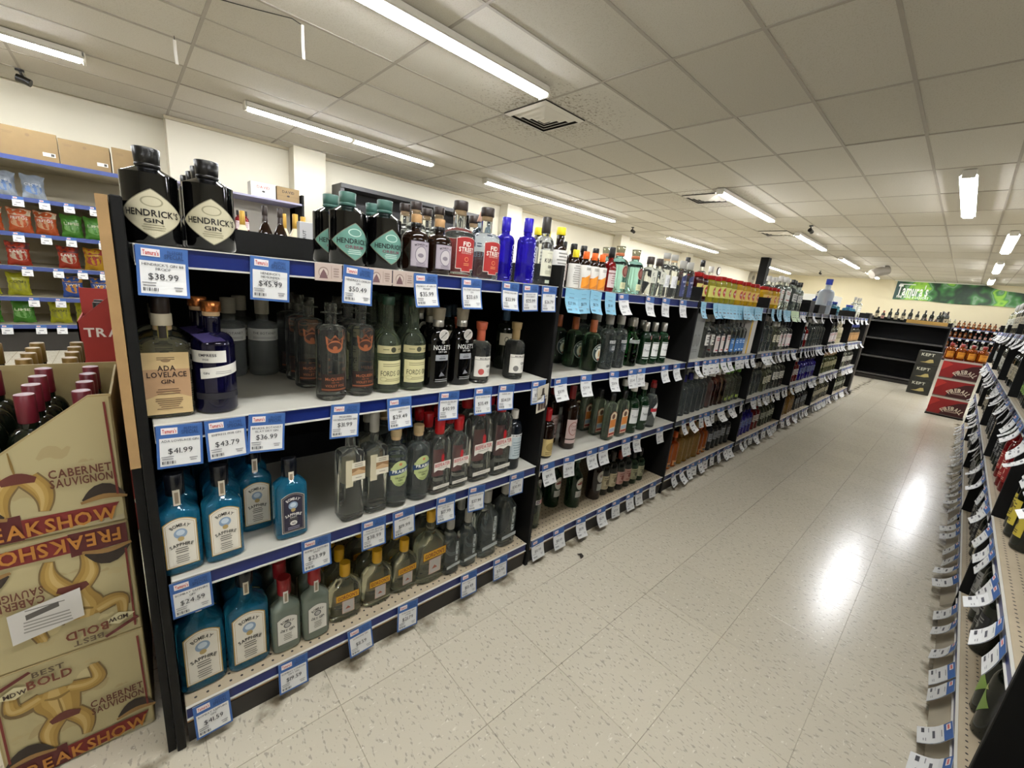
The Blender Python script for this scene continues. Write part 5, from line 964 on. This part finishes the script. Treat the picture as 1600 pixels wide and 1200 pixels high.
for k in range(2): carton('wine_case', -.215, .66, k * (BH + .001), BW, BD, BH, CASE, ('plain wine case on the floor in the rear stack', 'plain wine case second from the floor in the rear stack')[k], 'wine case')
oc = thing('wine_case', 'open wine case of gold capped bottles behind the maroon ones', 'wine case', (-.215, .66, 2 * BH + .0025))
obj('carton', MB().box(-BW / 2, -BD / 2, 0, BW / 2, BD / 2, .004, CASE).box(-BW / 2, -BD / 2, 0, -BW / 2 + .004, BD / 2, .15, CASE).box(BW / 2 - .004, -BD / 2, 0, BW / 2, BD / 2, .15, CASE).box(-BW / 2, -BD / 2, 0, BW / 2, -BD / 2 + .004, .15, CASE).box(-BW / 2, BD / 2 - .004, 0, BW / 2, BD / 2, .15, CASE).mesh('carton'), oc)
for i in range(3):
    for j in range(4): place('wfoilg', -.215 - .083 + .083 * i, .66 - .122 + .081 * j, 2 * BH + .007, 'gold capped wine bottle in the rear open case', 'gold capped bottles in the rear case', random.uniform(-.5, .5))
# red cardboard display behind
for k in range(3):
    t = thing('red_carton', ('red printed carton on the floor behind the gold capped bottles', 'red printed carton in the middle of the red stack', 'cut open red printed carton on top of the red stack')[k], 'carton', (.02, 1.32, k * .345 + .0005), 0)
    RC = mat('#8f2a22', .55, noise=(20, .1))
    if k < 2: obj('carton', MB().box(-.17, -.15, 0, .17, .15, .344, RC, .002).mesh('carton'), t)
    else:
        pr4 = [(-.17, 0), (.17, 0), (.17, .344), (-.07, .344), (-.17, .24)]
        obj('carton', MB().add([(a, -.15, b) for a, b in pr4] + [(a, -.145, b) for a, b in pr4], [tuple(range(5)), tuple(reversed(range(5, 10)))] + [(i, i + 5, (i + 1) % 5 + 5, (i + 1) % 5) for i in range(5)], RC).box(-.17, -.15, 0, -.166, .15, .24, RC).box(.166, -.15, 0, .17, .15, .344, RC).box(-.17, .146, 0, .17, .15, .344, RC).box(-.17, -.15, 0, .17, .15, .004, RC).mesh('carton'), t)
    mb = MB(); fr = flatmap(-.15) if k == 2 else (lambda u, v, l: (-u, -.15 - l, .344 - v))
    decal(mb, [('t', 'TELL', -.03, .29, .03, .08, '#d9cfc4', 1), ('t', 'WITH', .0, .262, .012, .03, '#d9cfc4', 1), ('t', 'TRADITION', -.02, .2, .035, .27, '#d9cfc4', 1, 1)] if k != 1 else [('t', 'TRADITION', -.005, .27, .03, .2, '#d9cfc4', 1, 1), ('t', 'TELL', -.02, .23, .03, .08, '#d9cfc4', 1)], fr, .05)
    obj('print', mb.mesh('print'), t)
for i in range(3):
    for j in range(2): place('wblk', -.09 + .09 * i, 1.26 + .1 * j, 2 * .345 + .006, 'dark wine bottle standing in the red carton', 'dark bottles in the red carton')

# ---------------------------------------------------------------- snack shelves on the back wall
CH = {1.95: 'carton', 1.57: 0, 1.225: 1, .89: 2, .575: 3, .285: 4}
t = thing('snack_rack', 'pale wall shelving holding snack bags', 'shelving', (-.55, 6.2, 0))
RK = mat('#b5ad97', .6); obj('back_panel', MB().box(-.75, .36, 0, .68, .4, 2.05, RK).mesh('back_panel'), t)
for z in CH:
    so = obj('shelf', MB().box(-.75, -.62, -.03, .68, .36, 0, RK).mesh('shelf'), t, (0, 0, z)); obj('label_strip', MB().box(-.75, -.632, -.04, .68, -.621, .002, mat('#39477c', .4)).mesh('label_strip'), so)
obj('base', MB().box(-.75, -.6, 0, .68, .36, .2, mat('#2a2722', .6)).mesh('base'), t)
obj('upright', MB().box(.68, -.62, 0, .7, .4, 1.7, RK).mesh('upright'), t)
def bag_mesh(c, lc, ink, word, top=None):
    mb = MB(); n = 14; a, h, d = .088, .235, .045; vs = []; fs = []
    def fr(u, v, s): 
        q = (v - h / 2) / (h / 2); e = max(0, 1 - (u / a) ** 2) ** .7 * max(0, 1 - q ** 4)
        pin = 1 - .13 * (1 - q * q) * (abs(u) / a) ** 2 + .03 * math.sin(v * 110 + u * 20)
        cr = math.sin(u * 130 + v * 60) * .006 + math.sin(v * 170 - u * 90) * .004
        return (u * pin, s * (d * e + .0008) + (cr * (.35 + .65 * e) if abs(q) > .45 or abs(u) > a * .5 else cr * .5), v + .006 * math.sin(u * 60) * q)
    for s in (-1, 1):
        b = len(vs)
        for j in range(n + 1):
            for i in range(n + 1): vs.append(fr(-a + 2 * a * i / n, h * j / n, s))
        for j in range(n):
            for i in range(n):
                q = (b + j * (n + 1) + i, b + j * (n + 1) + i + 1, b + (j + 1) * (n + 1) + i + 1, b + (j + 1) * (n + 1) + i); fs.append(q if s < 0 else q[::-1])
    mb.add(vs, fs, mat(c, .22, noise=(25, .25), bump=(55, 1.0)), True)
    lf = lambda u, v, l: (fr(u, v, -1)[0], fr(u, v, -1)[1] - l - .0022, fr(u, v, -1)[2])
    decal(mb, ([('r', -a * .95, h * .72, a * .95, h * .97, top)] if top else []) + [('e', 0, h * .42, a * .72, h * .2, lc), ('t', word, 0, h * .6, .026, a * 1.4, ink, 1, 1)], lf, .01)
    return mb.mesh('snack_bag')
BAGS = [bag_mesh('#7f8894', '#4f6a94', '#c9ced6', 'CHIPS'), bag_mesh('#a34a24', '#b58a66', '#e0d6cc', 'FRITOS', '#b5a58c'), bag_mesh('#3f7427', '#64934a', '#c2c9a8', 'LIME'), bag_mesh('#161614', '#b08f24', '#bfa850', 'HOT'), bag_mesh('#8f2f1e', '#a8937c', '#d2c9bd', 'SALSA', '#3c1717'), bag_mesh('#a88020', '#8a301c', '#6a1a14', 'NACHO', '#8a2219'), bag_mesh('#979824', '#7c7c1a', '#4a4a10', 'CORN'), bag_mesh('#2f4a8c', '#a87424', '#cfcabb', 'TWIST', '#a87a26')]
BD_ = ['silver blue snack bag', 'orange snack bag with red lettering', 'green snack bag', 'black snack bag with yellow print', 'red and white snack bag', 'golden snack bag with red top', 'yellow green snack bag', 'blue snack bag with golden top']
PLAN = {1.57: [(0, -1.03), (0, -.8), (0, -.6)], 1.225: [(1, -.93), (1, -.73), (1, -.55), (2, -.36), (2, -.18), (3, 0.0), (3, .1)], .89: [(4, -1.0), (4, -.78), (4, -.42), (5, -.22), (4, -.02), (3, .1)], .575: [(6, -1.03), (6, -.82), (7, -.42), (7, -.2), (5, 0), (5, .1)], .285: [(2, -1.05), (2, -.82), (6, -.55), (6, -.35), (6, -.16)]}
SN = {1.57: 'upper', 1.225: 'second', .89: 'third', .575: 'fourth', .285: 'lowest'}
for z, L in PLAN.items():
    for k, x in L:
        lb = '%s on the %s snack shelf' % (BD_[k], SN[z])
        tag(obj('snack_bag', BAGS[k], None, (x - .02, 5.72 + random.uniform(0, .04), z + .001), (random.uniform(-.1, .02), 0, random.uniform(-.12, .12))), lb, 'snack bag', lb)
    for i in range(6):
        x = -1.12 + .19 * i + random.uniform(-.03, .03)
        if x < .1 and random.random() < .85: put_tag(FT[0], x, z, 'price tag on the %s snack shelf' % SN[z], 'tags: snack %s' % SN[z], y=5.562, tilt=.1)
KR = mat('#7a6543', .7, noise=(12, .1))
for i, (x, w, h) in enumerate(((-.6, .40, .27), (-.19, .38, .25), (.2, .36, .27))):
    carton('cardboard_box', x, 5.80, 1.95, w, .4, h, KR, ('brown cardboard box with a closed lid beside the corner', 'brown cardboard box with a lifted flap', 'brown cardboard box half hidden behind the black gin bottles')[i], els=[('r', w * .22, .05, w * .44, .085, '#d2cfc6'), ('r', w * .36, .055, w * .42, .08, '#3a3a38'), ('l', -w * .33, h * .8, w * .2, 2, .012, '#6b573a'), ('e', 0, h * .8, .014, .014, '#6b573a')], rz=random.uniform(-.05, .05))
# wall ledge with small cartons, and the black wall cabinet
t = thing('wall_ledge', 'blue edged ledge on the back wall carrying two cartons', 'shelf', (1.3, 6.2, 2.02)); obj('board', MB().box(-1.0, -.2, 0, .78, .43, .025, mat('#8d8aa0', .5)).mesh('board'), t); obj('bracket', MB().box(.75, -.2, -.6, .78, .43, .15, BLK).mesh('bracket'), t)
obj('board', MB().box(-1.0, -.2, -.5, .74, .43, -.475, mat('#8d8aa0', .5)).mesh('board'), t)
carton('white_carton', 1.56, 6.15, 2.046, .31, .2, .19, mat('#cfccc2', .5), 'white carton with red lettering on the ledge', els=[('t', 'DAVID', 0, .13, .035, .16, '#a3302c', 1), ('r', -.15, .07, .15, .073, '#8d8a84'), ('e', 0, .075, .02, .012, '#2a2826')])
carton('brown_carton', 1.88, 6.15, 2.046, .30, .2, .19, KR, 'brown carton with black lettering on the ledge', els=[('t', 'DAVID', 0, .13, .035, .16, '#2a2016', 1), ('r', -.15, .07, .15, .073, '#5c4a30'), ('e', 0, .075, .02, .012, '#2a2016')])
for i in range(2): place('redsyr', 1.24 + .09 * i, 6.08, 1.5455, 'small red can like bottle on the lower ledge', 'red bottles on the lower ledge', 0, 1.4)
t = thing('wall_cabinet', 'tall open black cabinet against the back wall', 'cabinet', (2.6, 5.95, 0)); BK3 = mat('#2c2b2a', .5)
obj('top', MB().box(0, -.02, 2.40, 2.9, .38, 2.46, BK3).mesh('top'), t); obj('side', MB().box(0, 0, 0, .06, .38, 2.4, BK3).mesh('side'), t); obj('side', MB().box(2.84, 0, 0, 2.9, .38, 2.4, BK3).mesh('side'), t); obj('back', MB().box(.06, .34, 0, 2.84, .38, 2.4, mat('#151413', .6)).mesh('back'), t)
for z in (.5, 1.1, 1.7): obj('shelf', MB().box(.06, 0, z, 2.84, .34, z + .03, BK3).mesh('shelf'), t)
# sparkling wine on the run behind
for x, k, y in ((.72, 'champ', 2.2), (.811, 'champ', 2.2), (.858, 'champg', 2.3), (.905, 'champg', 2.2), (.985, 'champg', 2.3), (.60, 'champg', 2.25)): place(k, x, y, SZ[1], 'brown sparkling wine bottle with white arched label behind the gin shelves' if k == 'champ' else 'gold foiled sparkling wine bottle behind the gin shelves', 'sparkling wine behind the gin', 0, 1.0 if x > .65 else .9)
carton('gift_box', .955, 2.1, SZ[1], .12, .06, .25, mat('#b9b9b8', .4), 'silver gift box before the gold foiled bottles', els=[('tv', 'BRUT', -.03, .16, .02, .1, '#4a4a4e', 1)])

# ---------------------------------------------------------------- right hand wine run
def rput(kind, x, d, s, lb): place(kind, x, RY - d, SZ[s], lb, 'wine aisle: ' + lb, PI + random.uniform(-.2, .2))
RS = [ # kind, first x, count, pitch, depth, shelf, label
 ('wdia', 1.70, 2, .1, .042, 4, 'dark wine bottle with green diamond label on the bottom shelf'), ('wdia', 1.75, 2, .1, .13, 4, 'dark wine bottle with green diamond label, second row'), ('wblk', 2.16, 2, .1, .045, 4, 'dark bottle beside the green diamond labels'), ('wgry', 2.38, 3, .08, .045, 4, 'grey labelled bottle at the end of the bare bottom shelf'),
 ('wblk', 1.5, 3, .11, .2, 3, 'dark bottle deep on the bare perforated shelf'), ('wyel', 2.28, 1, .1, .045, 3, 'yellow labelled wine bottle alone beside the perforated shelf'), ('wyel', 2.40, 2, .09, .045, 3, 'yellow labelled wine bottle by the black divider'), ('wbge', 2.57, 1, .1, .12, 3, 'beige labelled bottle touching the divider'),
 ('wgry', 1.5, 5, .1, .046, 2, 'grey labelled wine bottle on the upper shelf'), ('wyel', 2.05, 5, .1, .046, 2, 'yellow labelled wine bottle on the upper shelf'),
 ('wbge', 2.7, 5, .095, .046, 4, 'beige labelled bottle on the lower shelf'), ('wblk', 3.2, 6, .095, .046, 4, 'black labelled bottle on the lower shelf'),
 ('wyel', 2.7, 3, .1, .046, 3, 'yellow labelled bottle beside the red bottles'), ('wredb', 3.05, 4, .095, .046, 3, 'red wine bottle with red capsule'), ('wblk', 3.45, 4, .09, .046, 3, 'black labelled bottle past the red bottles'),
 ('wpal', 2.7, 4, .1, .046, 2, 'pale bottle on the upper shelf'), ('wblk', 3.12, 4, .1, .046, 2, 'black labelled bottle on the upper shelf'), ('wgrn', 3.52, 3, .1, .046, 2, 'green labelled bottle on the upper shelf'), ('wbge', 2.7, 11, .1, .046, 1, 'beige labelled bottle on the top wine shelf'),
 ('wgry', 3.92, 11, .1, .046, 4, 'grey labelled bottle low in the third wine bay'), ('wbge', 3.92, 5, .1, .046, 3, 'beige labelled bottle in the third wine bay'), ('wblk', 4.45, 5, .1, .046, 3, 'black labelled bottle in the third wine bay'), ('wgrn', 3.92, 3, .1, .046, 2, 'green labelled bottle in the third wine bay'), ('wbge', 4.25, 7, .1, .046, 2, 'beige labelled bottle high in the third wine bay'), ('wgry', 3.92, 11, .1, .046, 1, 'grey labelled bottle on the top of the third wine bay'),
 ('wblk', 5.16, 11, .1, .046, 4, 'dark bottle low in the fourth wine bay'), ('wbge', 5.16, 11, .1, .046, 3, 'beige labelled bottle in the fourth wine bay'), ('wpal', 5.16, 11, .1, .046, 2, 'pale bottle in the fourth wine bay'), ('wbge', 5.16, 11, .1, .046, 1, 'beige labelled bottle on top of the fourth wine bay'),
 ('wblk', 6.4, 11, .1, .046, 3, 'dark bottle in the last wine bay'), ('wgry', 6.4, 11, .1, .046, 2, 'grey labelled bottle in the last wine bay'), ('wpal', 6.4, 11, .1, .046, 1, 'pale bottle on top of the last wine bay'), ('wblk', 6.4, 11, .1, .046, 4, 'dark bottle low in the last wine bay')]
for k, x, n, p, d, s, lb in RS:
    for i in range(n): rput(k, x + p * i, d + random.uniform(0, .012), s, lb)
RN = ['bare perforated', 'red bottle', 'third', 'fourth', 'last']
for b in range(5):
    for s in (1, 2, 3, 4):
        n = 7 if s > 2 else 9
        if s == 1 and b < 1: continue
        for i in range(n):
            x = RX + b * P + .06 + (P - .12) * (i + random.uniform(.2, .8)) / n
            lb = 'price tag sticking out from the %s rail of the %s wine bay' % (SHN[s], RN[b])
            put_tag(random.choice(FT), x, SZ[s], lb, 'tags: ' + lb, random.uniform(-.1, .1), y=RY + .0138, rz=PI + random.uniform(-.1, .1), tilt=random.uniform(.3, .45) if s == 4 else random.uniform(.05, .25), far='sticking out along the further wine bays' if b > 1 else None)

# ---------------------------------------------------------------- whisky cartons, hunting cartons, far shelving
def xface(name, x, y, z, w, d, h, mt, label, cat, els=None):
    """carton whose printed face looks back along the aisle (-X)"""
    t = thing(name, label, cat, (x, y, z + .0005), -PI / 2)
    obj('carton', MB().box(-w / 2, 0, 0, w / 2, d, h, mt, .003).mesh('carton'), t)
    if els:
        mb = MB(); decal(mb, els, flatmap(0), .1); obj('print', mb.mesh('print'), t)
    return t
FR = mat('#8a1a1a', .5, noise=(10, .2))
for k in range(3):
    xface('whisky_carton', 8.42, -1.165, .02 + k * .262, .37, .3, .26, FR, ('red whisky carton on the floor, lowest of three', 'red whisky carton in the middle of the stack', 'red whisky carton on top of the stack')[k], 'carton',
          [('r', -.185, .235, .185, .26, '#b9b2a4'), ('p', [(-.06, .0), (.185, .0), (.185, .22), (.1, .2), (-.02, .12)], '#3c0f10'), ('p', [(-.185, .1), (-.08, .2), (-.14, .23), (-.185, .23)], '#b5302a'), ('ta', 'FIREBALL', .06, .115, .13, .055, .24, '#d9cfb8'), ('r', -.01, .055, .11, .075, '#8a7468'), ('r', -.185, 0, .185, .012, '#5b5048')])
tag(obj('pallet_base', MB().box(8.41, -1.36, .001, 8.75, -.97, .02, BLK).mesh('pallet_base')), 'thin black base under the red whisky cartons', 'base')
for i in range(4):
    for j in range(2): place('fire', 8.49 + .13 * j, -1.02 - .105 * i + .012, .02 + 3 * .262, 'amber whisky bottle with yellow label on the red cartons', 'amber bottles on the red cartons', -PI / 2 + .3, .93)
CMO = mat('#1c1c12', .6, noise=(14, .9))
for k in range(3):
    xface('hunting_carton', 10.5, -.76, k * .262, .3, .3, .26, CMO, ('camouflage carton on the floor beside the empty unit', 'camouflage carton in the middle of its stack', 'camouflage carton on top of its stack')[k], 'carton', [('t', 'KEPT', -.02, .2, .05, .2, '#b9b8a6', 1), ('p', [(-.1, .06), (-.03, .075), (.02, .12), (.06, .125), (.08, .07), (.02, .055)], '#a3935a')])
# bottles and a tray on top of the empty unit
for i in range(11):
    place(random.choice(('wblk', 'wbge', 'wpnk')), 11.83, .28 - .105 * i, SZ[1], 'dark bottle standing on the empty black unit', 'bottles on the empty unit', -PI / 2, random.uniform(.8, 1.0))
xface('tray', 11.72, -.52, SZ[1], .6, .1, .07, mat('#a3803c', .6), 'tan cardboard tray on the empty black unit', 'tray')
# run beyond the empty unit and the far wall shelves, facing back along the aisle
for k in range(5): gondola(12.32 + k * P, -.74, 0, 'far shelving bay running on behind the empty unit', 'far shelving', shelves=(1, 2, 3, 4))
for k in range(3):
    for sh in (1, 2, 3):
        for i in range(6): place(('whis', 'wblk', 'wpal')[(i + sh) % 3], 12.5 + k * P + .17 * i, -.68, SZ[sh], 'bottle on the far shelves behind the empty unit', 'bottles behind the empty unit')
        for i in range(10): put_tag(FT[i % 3], 12.4 + k * P + .115 * i, SZ[sh], '', '', y=-.7538, far='on the far shelves behind the empty unit')
for k in range(4): gondola(22.9, 1.3 - k * P, -PI / 2, 'far wall shelving bay below the green banner', 'far wall shelving bays')
for sh in (1, 2, 3):
    for i in range(22):
        y = .2 - i * .13
        k = ('whis', 'wpnk', 'wpal', 'whis')[(i // 4 + sh) % 4]
        place(k, 23.0, y, SZ[sh], 'bottle on the %s shelf of the far wall' % SHN[sh], 'far wall bottles %d' % sh, -PI / 2)
    for i in range(24): put_tag(FT[0], 22.886, SZ[sh], '', '', y=.6 - i * .2, rz=-PI / 2, far='on the far wall shelves below the banner')
for key, items in STUFF.items():
    mb = MB()
    for me, M_ in items:
        b = len(mb.v); mb.v += [tuple(M_ @ v.co) for v in me.vertices]; idx = [mb.m(q) for q in me.materials]
        for p_ in me.polygons: mb.f.append([b + q for q in p_.vertices]); mb.mi.append(idx[p_.material_index]); mb.sm.append(False)
    o = tag(obj('price_tag_row', mb.mesh('price_tag_row')), 'rows of small white price tags ' + key, 'price tags'); o['kind'] = 'stuff'
# dry leaf on the floor
mb = MB(); mb.add([(0, 0, .001), (.02, .008, .006), (.045, .0, .002), (.03, -.012, .001), (.012, -.01, .004), (.028, .022, .003)], [(0, 4, 1), (1, 4, 3), (1, 3, 2), (1, 2, 5)], mat('#241c14', .8))
tag(obj('dry_leaf', mb.mesh('dry_leaf'), None, (1.48, -.13, .0005), (0, 0, .6)), 'dark scrap of dry leaf on the vinyl floor', 'leaf')
